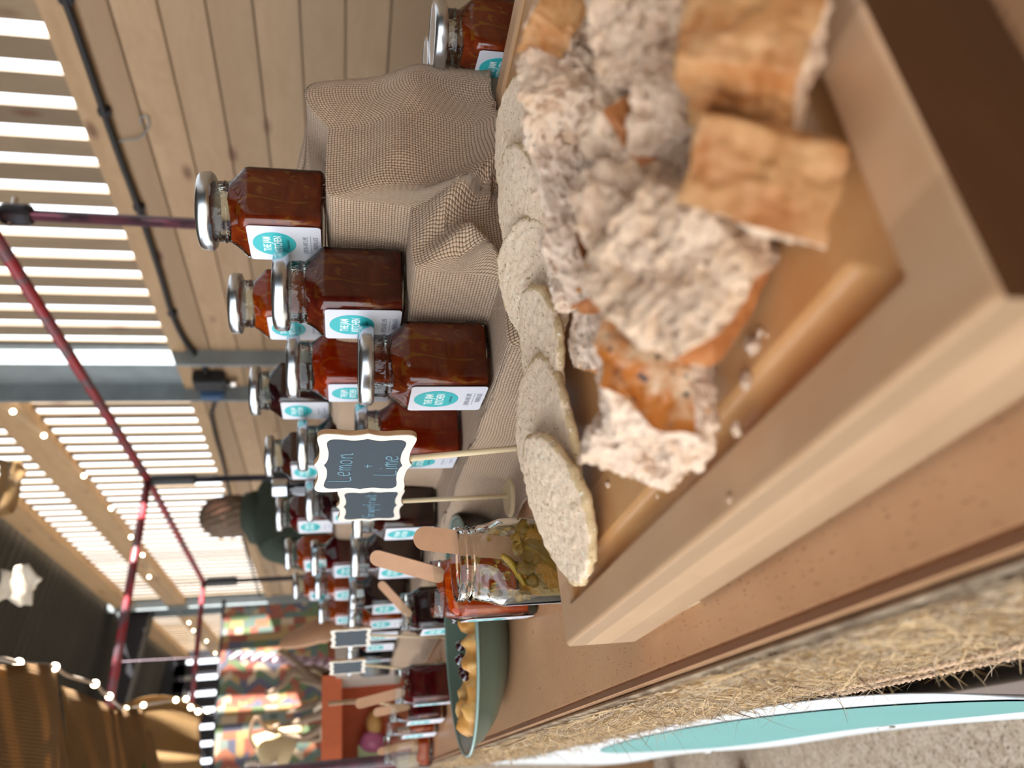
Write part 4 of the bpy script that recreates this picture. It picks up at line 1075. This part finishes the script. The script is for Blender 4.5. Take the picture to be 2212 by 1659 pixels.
def sign(base, top_, w_, h, rz, words, label, tilt=0, face=-1):
    """base on the table, top_ = centre of the plaque"""
    t = thing('chalk_sign', label, 'sign', base, 0, 'small chalkboard signs on stalks')
    b = Vector(base); c = Vector(top_)-b
    obj('foot', lathe(BM(), [(.0185, 0), (.0195, .0015), (.0195, .0065), (.0180, .008), (.001, .008)], 40), M['dowel'], t, False)
    obj('stalk', tube(BM(), [(0, 0, .006), c-Vector((0, 0, h*.35))], .0020, 10), M['dowel'], t, True)
    R_ = Euler((pi/2, 0, radians(-90+rz))).to_matrix().to_4x4()
    Mx = Matrix.Translation(c) @ R_ @ Euler((0, 0, radians(tilt))).to_matrix().to_4x4()
    bm = BM(); prism(bm, bracket(w_, h), .003); bmesh.ops.bevel(bm, geom=[e for e in bm.edges if e.calc_face_angle(0) > 1], offset=.0004, segments=1, affect='EDGES')
    pl = obj('plaque', bm, [M['edgebrown']], t); pl.matrix_local = Mx
    bm = BM(); prism(bm, bracket(w_*.995, h*.995), .0006); o = obj('frame_face', bm, M['cream'], pl); o.location.z = .0029
    bm = BM(); prism(bm, bracket(w_*.84, h*.80), .0003); o = obj('slate', bm, M['slate'], pl); o.location.z = .0035
    if words:
        bm = BM()
        for s, cx, cy, hh, rr in words: scrawl(bm, s, cx, cy, hh, rr, 0)
        o = obj('lettering', bm, M['chalk'], pl); o.location.z = .0039
    return t
sign((.188, .452, TZ), (.188, .476, 1.0415), .079, .060, 7, [('Lemon', -.002, .0075, .014, .00045), ('+', 0, -.0065, .010, .00045), ('Lime', .001, -.021, .014, .00045)], 'Lemon + Lime chalk sign standing between the board and the burlap', -3)
sign((.228, .672, TZ), (.232, .690, 1.030), .079, .058, 3, [('Grapefruit', .001, -.004, .0105, .00045)], 'Grapefruit chalk sign on its disc foot behind the lemon and lime one', 0)
sign((.190, 1.19, TZ), (.205, 1.215, 1.042), .076, .059, 10, [], 'nearer of the two far chalk signs standing side by side', 0)
sign((.160, 1.33, TZ), (.182, 1.345, 1.046), .076, .058, 8, [], 'farther of the two far chalk signs standing side by side', 0)
sign((.125, 1.56, TZ), (.150, 1.56, 1.050), .076, .058, -9, [], 'chalk sign seen almost edge-on near the far table end', 0)

# ================================================================ green plate of pastries
pt = thing('oval_plate', 'deep sage green plate holding berry pastries', 'plate', (.135, .812, TZ))
pr_ = [(.001, .004), (.045, .0), (.060, .001), (.085, .012), (.100, .024), (.108, .036), (.1105, .0375)]
pr2 = [(.112, .0385), (.1105, .040), (.107, .0385), (.096, .026), (.080, .014), (.058, .006), (.001, .005)]
fn_ = lambda a, i, r, z: (r*(1+.02*cos(2*a)), z)
bm = BM(); lathe(bm, pr_+[(.1135, .0380)]+pr2, 96, fn=fn_, cap0=True, cap1=True); obj('dish', bm, M['plate'], pt, True)
bm = BM(); tube(bm, [((.112*(1+.02*cos(2*a)))*cos(a), (.112*(1+.02*cos(2*a)))*sin(a), .0392) for a in [2*pi*k/96 for k in range(97)]], .0016, 8, False); obj('rim', bm, M['platerim'], pt, True)
def pastry(loc, pts, r, label, seed, berries, rz=0):
    t = thing('pastry', label, 'pastry', loc, rz, 'pastries on the green plate')
    bm = BM(); C = catmull(pts, 10); rr = [r*(.75+.35*sin(pi*i/(len(C)-1)))*(1+.18*sin(i*.9+seed)) for i in range(len(C))]
    tube(bm, C, rr, 14)
    for v in bm.verts: v.co += v.normal*0 + Vector((fbm(v.co+Vector((seed, 0, 0)), 60, 3), fbm(v.co+Vector((0, seed, 0)), 60, 3), fbm(v.co+Vector((0, 0, seed)), 60, 3)))*.003
    obj('crust', bm, M['pastry'], t, True)
    if berries:
        bm = BM(); rnd = random.Random(seed)
        for p in berries:
            for k in range(5):
                q = bmesh.ops.create_icosphere(bm, subdivisions=2, radius=rnd.uniform(.0035, .0055))
                for v in q['verts']: v.co += Vector(p)+Vector((rnd.gauss(0, .003)*0, 0, 0))
                bmesh.ops.translate(bm, verts=q['verts'], vec=Vector((rnd.gauss(0, .004), rnd.gauss(0, .004), rnd.gauss(0, .0015)+.006)))
        obj('berry_filling', bm, M['berry'], t, True)
    return t
pz = TZ+.022
pastry((.150, .765, pz+.006), [(.035, .0, 0), (.02, -.012, .003), (0, -.012, .006), (-.014, 0, .006), (-.008, .016, .006), (.012, .02, .004), (.03, .012, .002)], .010, 'pastry piled with glossy dark berries, nearest the orange jar', 1, [(0, -.002, .016), (.012, .0, .016), (.004, .008, .018), (-.006, .006, .014)])
pastry((.110, .775, pz), [(.03, -.012, 0), (.012, -.016, .006), (-.01, -.012, .009), (-.028, -.002, .004)], .0125, 'plain golden twist in the middle of the plate', 2, [(-.004, .006, .014), (-.016, .010, .012)])
pastry((.078, .800, pz+.002), [(.03, -.022, 0), (.006, -.030, .006), (-.020, -.022, .010), (-.030, .0, .011), (-.018, .022, .010), (.006, .028, .006), (.026, .02, 0)], .0105, 'ring-shaped golden pastry at the open end of the plate', 3, [(.020, .006, .010)])
pastry((.070, .800, pz), [(.018, -.008, 0), (.0, -.012, .006), (-.014, -.002, .009), (-.008, .012, .006)], .0085, 'small pale curl of pastry inside the ring-shaped one', 4, None)

# ================================================================ beyond the table
nb = thing('side_table', 'dark brown low table of the next stall beyond the jam table', 'table', (.2, 2.35, 0))
obj('tabletop', bx(-.33, .45, -.22, .42, .78, .82), plain('dark stained wood', '#5a3626', .5), nb)
for sx in (-.28, .4):
    for sy in (-.15, .36): obj('leg', bx(sx-.03, sx+.03, sy-.03, sy+.03, 0, .78), M['edgebrown'], nb)
T2 = .82
D_ = 2.35
def blob(name, label, cat, x, y, d, size, m, seed=0, sq=None, grp=None, am=.08):
    bm = BM(); bmesh.ops.create_icosphere(bm, subdivisions=4, radius=1)
    for v in bm.verts:
        k = 1+am*fbm(v.co+Vector((seed, 0, 0)), 1.4, 3); v.co = Vector((v.co.x*size[0], v.co.y*size[1], v.co.z*size[2]))*k
    o = obj(name, bm, m, None, True); o.location = at(x, y, d); return tag(o, label, cat, grp)
tr = thing('orange_box', 'orange-red box open at the front, standing past the far table corner', 'box', (.125, 2.30, T2))
zt_ = .285
for a in ((-.16, .16, -.10, .12, 0, .008), (-.16, .16, .112, .12, 0, zt_), (-.16, -.152, -.10, .12, 0, zt_), (.152, .16, -.10, .12, 0, zt_), (-.16, .16, -.10, .12, zt_-.05, zt_)):
    obj('panel', bx(*a), plain('orange card', '#c4643c', .7), tr)
blob('pink_ball', 'pink and pale ball inside the orange box', 'ball', 803, 1602, 2.12, (.030, .030, .034), plain('pink skin', '#b86a8c', .4, var=.35, sc=30), 1)
blob('yellow_parcel', 'ochre rounded parcel in the orange box above the pink ball', 'parcel', 808, 1562, 2.14, (.035, .03, .022), plain('ochre', '#c49a5a', .7), 2)
o = tag(obj('green_card', box(BM(), at(798, 1632, 2.10), (.055, .01, .060)), plain('pale green card', '#a9b98c', .7)), 'pale green card at the near side of the orange box', 'card')
gb = thing('pale_box', 'pale grey wooden box behind the far chalk signs', 'box', at(762, 1450, 2.08))
obj('box_body', box(BM(), (.045, 0, -.04), (.14, .12, .17), Euler((0, 0, .2)), bev=.003), plain('pale grey wood', '#b9aea2', .7), gb)
# wooden paddle
bm = BM(); out = [(.030*cos(a)*1.0, .075*sin(a)+.02) for a in [2*pi*k/40 for k in range(40)]]
prism(bm, out, .012); bmesh.ops.bevel(bm, geom=[e for e in bm.edges if e.calc_face_angle(0) > 1], offset=.003, segments=2, affect='EDGES')
for v in bm.verts: v.co.x *= (1.2 if v.co.y < 0 else 1-.3*max(0, v.co.y)/.095)
o = obj('wooden_paddle', bm, M['stick'], None, True); o.matrix_world = Matrix.Translation(at(692, 1365, 1.86)) @ Euler((radians(84), radians(-16), radians(25)), 'XYZ').to_matrix().to_4x4()
tag(o, 'rounded wooden paddle head rising behind the last orange jars', 'paddle')
# pink and white twisted cord
bm = BM(); P0, P1 = ony(500, 1416, 2.93), ony(715, 1432, 2.93)
for ph in (0, pi):
    tube(bm, [P0.lerp(P1, i/60) + Vector((cos(i*.5+ph), sin(i*.5+ph), 0))*.010 for i in range(61)], .009, 7)
tube(bm, [P0, (P0.x, 2.86+(P0.x-.26)/.874*.17, HR-.012)], .0007, 5)
ct = obj('twisted_cord', bm, plain('lilac cord', '#c9b2c0', .6, var=.1), None, True); tag(ct, 'lilac and pink twisted cord hanging before the rug', 'cord')
bm = BM(); bmesh.ops.create_uvsphere(bm, u_segments=16, v_segments=10, radius=.018); o = obj('bead', bm, plain('pink bead', '#c06a86', .3), ct, True); o.location = P1
# kilim rug on a line
rg = thing('kilim_rug', 'patterned kilim rug hung up at the far end, striped by sunlight', 'rug', (.3, 5.2, 1.20))
bm = BM(); grid(bm, 120, 60, lambda s, t: Vector((-.62+1.42*s, .012*sin(s*22)+.008*sin(s*9+t*3), .565-1.15*t)))
for v in bm.verts: pass
o = obj('weave', bm, M['kilim'], rg, True); o.modifiers.new('s', 'SOLIDIFY').thickness = .006
obj('rod', tube(BM(), [(-.7, .02, .572), (.85, .02, .572)], .012, 8), M['darksteel'], rg, True)
# upholstered seat below the rug
cb = thing('armchair', 'terracotta and dark green upholstered chair back below the rug', 'chair', (.42, 3.5, 0))
obj('backrest', box(BM(), (0, 0, .86), (.75, .10, .50), bev=.03), plain('terracotta cloth', '#a0583a', .9, var=.15, sc=8), cb, True)
obj('seat', box(BM(), (0, -.28, .45), (.75, .55, .16), bev=.03), plain('terracotta seat', '#8c4a30', .9), cb, True)
obj('trim', box(BM(), (0, -.055, .98), (.75, .012, .05)), plain('green velvet', '#1f3f34', .9), cb)
for sx in (-.33, .33):
    for sy in (-.5, 0): obj('leg', bx(sx-.025, sx+.025, sy-.025, sy+.025, 0, .38), M['edgebrown'], cb)
tw = thing('tweed_stool', 'stool covered in green tweed low at the photo edge', 'stool', (-.19, 3.0, 0))
obj('seat', box(BM(), (0, 0, .855), (.42, .3, .24), bev=.02), plain('green tweed', '#77704c', .95, var=.5, sc=160), tw, True)
for sx in (-.17, .17):
    for sy in (-.1, .1): obj('leg', bx(sx-.02, sx+.02, sy-.02, sy+.02, 0, .74), M['edgebrown'], tw)
# cone shade
sh = thing('cone_shade', 'cream cone-shaped woven shade with a cord, lit by the sun', 'shade', at(590, 1612, 2.6))
ax_ = (at(648, 1640, 2.6)-at(550, 1620, 2.6)).normalized()
o = obj('cone', lathe(BM(), [(.003, .085), (.045, .03), (.085, -.02), (.098, -.06), (.094, -.062), (.08, -.022), (.04, .025), (.001, .078)], 40, cap0=False, cap1=False), plain('cream weave', '#cbb890', .8, var=.12, sc=120), sh, True)
o.rotation_euler = (.15, .45, 0)
bm = BM(); tube(bm, catmull([at(552, 1618, 2.55)-sh.location, at(540, 1590, 2.55)-sh.location, at(546, 1560, 2.55)-sh.location, at(556, 1552, 2.55)-sh.location, at(575, 1575, 2.55)-sh.location, at(600, 1585, 2.55)-sh.location], 6), .006, 6); obj('cord_loop', bm, M['rope'], sh, True)
# driftwood and antlers
def twigs(name, label, cat, paths, d, r, m):
    root = thing(name, label, cat, at(690, 1520, d))
    for P in paths:
        Q = catmull([at(x, y, d+dd)-root.location for x, y, dd in P], 7); n = len(Q)
        obj('branch', tube(BM(), Q, [r*(1.1-.8*i/n) for i in range(n)], 8), m, root, True)
twigs('driftwood', 'bundle of grey-brown driftwood branches past the far table end', 'driftwood', [
    [(780, 1515, 0), (720, 1500, 0), (680, 1470, .05), (640, 1430, .1), (600, 1405, .1)], [(775, 1520, 0), (700, 1540, -.03), (640, 1560, 0), (590, 1570, .1)], [(770, 1525, 0), (710, 1560, 0), (660, 1590, 0), (610, 1585, 0)],
    [(770, 1510, 0), (700, 1480, -.05), (650, 1470, 0)], [(760, 1530, 0), (720, 1575, -.02), (690, 1595, 0), (640, 1600, 0)], [(740, 1520, .02), (690, 1520, 0), (620, 1540, 0)], [(700, 1480, .1), (640, 1450, .15), (610, 1480, .15), (575, 1500, .2)],
    [(740, 1500, .05), (700, 1450, .1), (660, 1440, .1)]], 2.5, .018, plain('driftwood grey', '#8f7a66', .85, var=.35, sc=30))
twigs('antler', 'pale antler hanging below the driftwood', 'antler', [[(758, 1520, 0), (725, 1540, 0), (700, 1570, 0), (700, 1600, 0), (712, 1615, .0)], [(735, 1535, 0), (722, 1565, 0), (730, 1595, 0)], [(752, 1520, 0), (700, 1520, 0), (678, 1535, 0)]], 2.38, .015, plain('antler', '#cdbfa6', .6, var=.2, sc=30))
bs = tag(obj('string_of_beads', (lambda b: ([tube(b, [at(530+k*9, 1650-3*sin(k), 2.5), at(530+k*9+5, 1651-3*sin(k), 2.5)], .008, 8) for k in range(8)], b)[1])(BM()), plain('pale beads', '#d9cfc4', .4), None, True), 'string of pale beads across the photo corner below the cone shade', 'beads')

# ================================================================ the person behind the stall
def person():
    root = thing('person', 'person with long brown hair in a dark green coat standing behind the stall', 'person', (1.25, 3.86, 0), radians(12))
    J_ = [((0, 0, .95), .15), ((0, 0, 1.12), .15), ((0, 0, 1.30), .165), ((0, 0, 1.40), .12), ((0, 0, 1.47), .058), ((0, -.01, 1.53), .055),
          ((-.17, 0, 1.40), .065), ((-.25, -.02, 1.16), .05), ((-.20, -.17, .98), .04), ((.17, 0, 1.40), .065), ((.25, -.02, 1.16), .05), ((.20, -.17, .98), .04),
          ((-.10, 0, .84), .10), ((-.10, .01, .48), .07), ((-.10, .02, .09), .05), ((.10, 0, .84), .10), ((.10, .01, .48), .07), ((.10, .02, .09), .05), ((-.10, -.12, .045), .04), ((.10, -.12, .045), .04),
          ((-.175, -.24, .95), .026), ((.175, -.24, .95), .026)]
    E_ = [(0, 1), (1, 2), (2, 3), (3, 4), (4, 5), (3, 6), (6, 7), (7, 8), (3, 9), (9, 10), (10, 11), (0, 12), (12, 13), (13, 14), (0, 15), (15, 16), (16, 17), (14, 18), (17, 19), (8, 20), (11, 21)]
    def skin(name, J, E, m, k=1.0, sub=2, keep=None):
        me = bpy.data.meshes.new(name); me.from_pydata([j[0] for j in J], E, []); o = link(name, me, m, root, True)
        mod = o.modifiers.new('skin', 'SKIN')
        for v, j in zip(me.skin_vertices[0].data, J): v.radius = (j[1]*k*(1.25 if j[1] > .12 else 1), j[1]*k*.8)
        me.skin_vertices[0].data[0].use_root = True; o.modifiers.new('sub', 'SUBSURF').levels = sub; o.modifiers['sub'].render_levels = sub; return o
    skin('body', [(p, r*(.62 if i in (0, 1, 2, 3, 6, 7, 9, 10) else .8 if i in (8, 11) else .95)) for i, (p, r) in enumerate(J_)], E_, M['skin'])
    coat = [((0, 0, .78), .19), ((0, 0, 1.0), .18), ((0, 0, 1.2), .19), ((0, 0, 1.34), .20), ((0, 0, 1.43), .15), ((0, 0, 1.485), .10), ((-.18, 0, 1.37), .115), ((-.265, -.02, 1.16), .072), ((-.21, -.16, .99), .06), ((.18, 0, 1.37), .115), ((.265, -.02, 1.16), .072), ((.21, -.16, .99), .06)]
    skin('coat', coat, [(0, 1), (1, 2), (2, 3), (3, 4), (4, 5), (3, 6), (6, 7), (7, 8), (3, 9), (9, 10), (10, 11)], M['coat'])
    hood = lathe(BM(), [(.10, 0), (.125, .03), (.115, .075), (.085, .09), (.07, .06)], 32, cap0=False, cap1=False, fn=lambda a, i, r, z: (r*(1+.25*max(0, sin(a))), z-.02*sin(a)))
    o = obj('hood', hood, M['coat'], root, True); o.location = (0, .01, 1.425)
    leg = [((0, 0, .93), .15), ((-.10, 0, .84), .115), ((-.10, .01, .48), .09), ((-.10, .02, .12), .07), ((.10, 0, .84), .115), ((.10, .01, .48), .09), ((.10, .02, .12), .07)]
    skin('trousers', leg, [(0, 1), (1, 2), (2, 3), (0, 4), (4, 5), (5, 6)], M['trouser'])
    bm = BM(); bmesh.ops.create_uvsphere(bm, u_segments=32, v_segments=24, radius=1)
    for v in bm.verts:
        p = v.co.copy(); x, y, z = p.x*.074, p.y*.092, p.z*.112
        if p.z < 0: x *= 1-.28*(-p.z)**1.5; y *= 1-.15*(-p.z)**2
        if y < 0:
            y += -.018*exp(-((p.x/.17)**2+((p.z+.12)/.22)**2)); y += .008*(exp(-(((abs(p.x)-.38)/.16)**2+((p.z-.08)/.12)**2))); y += -.006*exp(-((p.x/.3)**2+((p.z+.48)/.09)**2))
        v.co = (x, y, z)
    hd = obj('head', bm, M['skin'], root, True); hd.location = (0, -.01, 1.605); hd.rotation_euler = (.12, 0, radians(-165))
    bm = BM()
    for sx in (-1, 1):
        q = bmesh.ops.create_uvsphere(bm, u_segments=12, v_segments=8, radius=.011); bmesh.ops.translate(bm, verts=q['verts'], vec=(sx*.030, -.077, .010))
    obj('eyes', bm, plain('eye', '#e6e0da', .2), hd, True)
    bm = BM()
    for sx in (-1, 1):
        q = bmesh.ops.create_uvsphere(bm, u_segments=12, v_segments=8, radius=1)
        for v in q['verts']: v.co = Vector((v.co.x*.008+sx*.074, v.co.y*.018, v.co.z*.03-.008))
    obj('ears', bm, M['skin'], hd, True)
    bm = BM(); tube(bm, [(-.022, -.083, -.052), (0, -.090, -.054), (.022, -.083, -.052)], .004, 6); obj('mouth', bm, plain('lips', '#9a5a50', .5), hd, True)
    bm = BM(); bmesh.ops.create_uvsphere(bm, u_segments=48, v_segments=36, radius=1)
    for v in bm.verts:
        p = v.co.copy(); k = 1.0+.07*sin(17*atan2(p.y, p.x)+7*p.z)+.10*fbm((p.x*2, p.y*2, p.z*1.2), 1, 3)
        x, y, z = p.x*.090*k, p.y*.108*k, p.z*.126
        if p.z < -.1 and y > -.05: z -= .035*(-p.z-.1); x *= 1+.12*(-p.z)
        if p.y < -.55 and -.62 < p.z < .42 and abs(p.x) < .55: y = -.072
        v.co = (x, y, z)
    h = obj('hair', bm, M['hair'], root, True); h.location = (0, .005, 1.60); h.rotation_euler = (.1, 0, radians(-165))
    for sx in (-1, 1):
        W_ = Vector((sx*.175, -.24, .95)); bm = BM()
        tube(bm, [W_, W_+Vector((0, -.04, -.01)), W_+Vector((0, -.08, -.025))], [.026, .036, .03], 10)
        for k in range(4): b_ = W_+Vector(((k-1.5)*.018, -.08, -.022)); l = (.055, .068, .070, .058)[k if sx > 0 else 3-k]; tube(bm, catmull([b_, b_+Vector((0, -l*.5, -.01)), b_+Vector((0, -l*.9, -.035))], 4), .0085, 8)
        b_ = W_+Vector((-sx*.03, -.03, -.01)); tube(bm, catmull([b_, b_+Vector((-sx*.022, -.03, -.01)), b_+Vector((-sx*.028, -.055, -.02))], 4), .010, 8)
        obj('hand', bm, M['skin'], root, True)
    for sx in (-1, 1): obj('shoe', box(BM(), (sx*.10, -.05, .045), (.095, .27, .09), bev=.03), M['black'], root, True)
person()
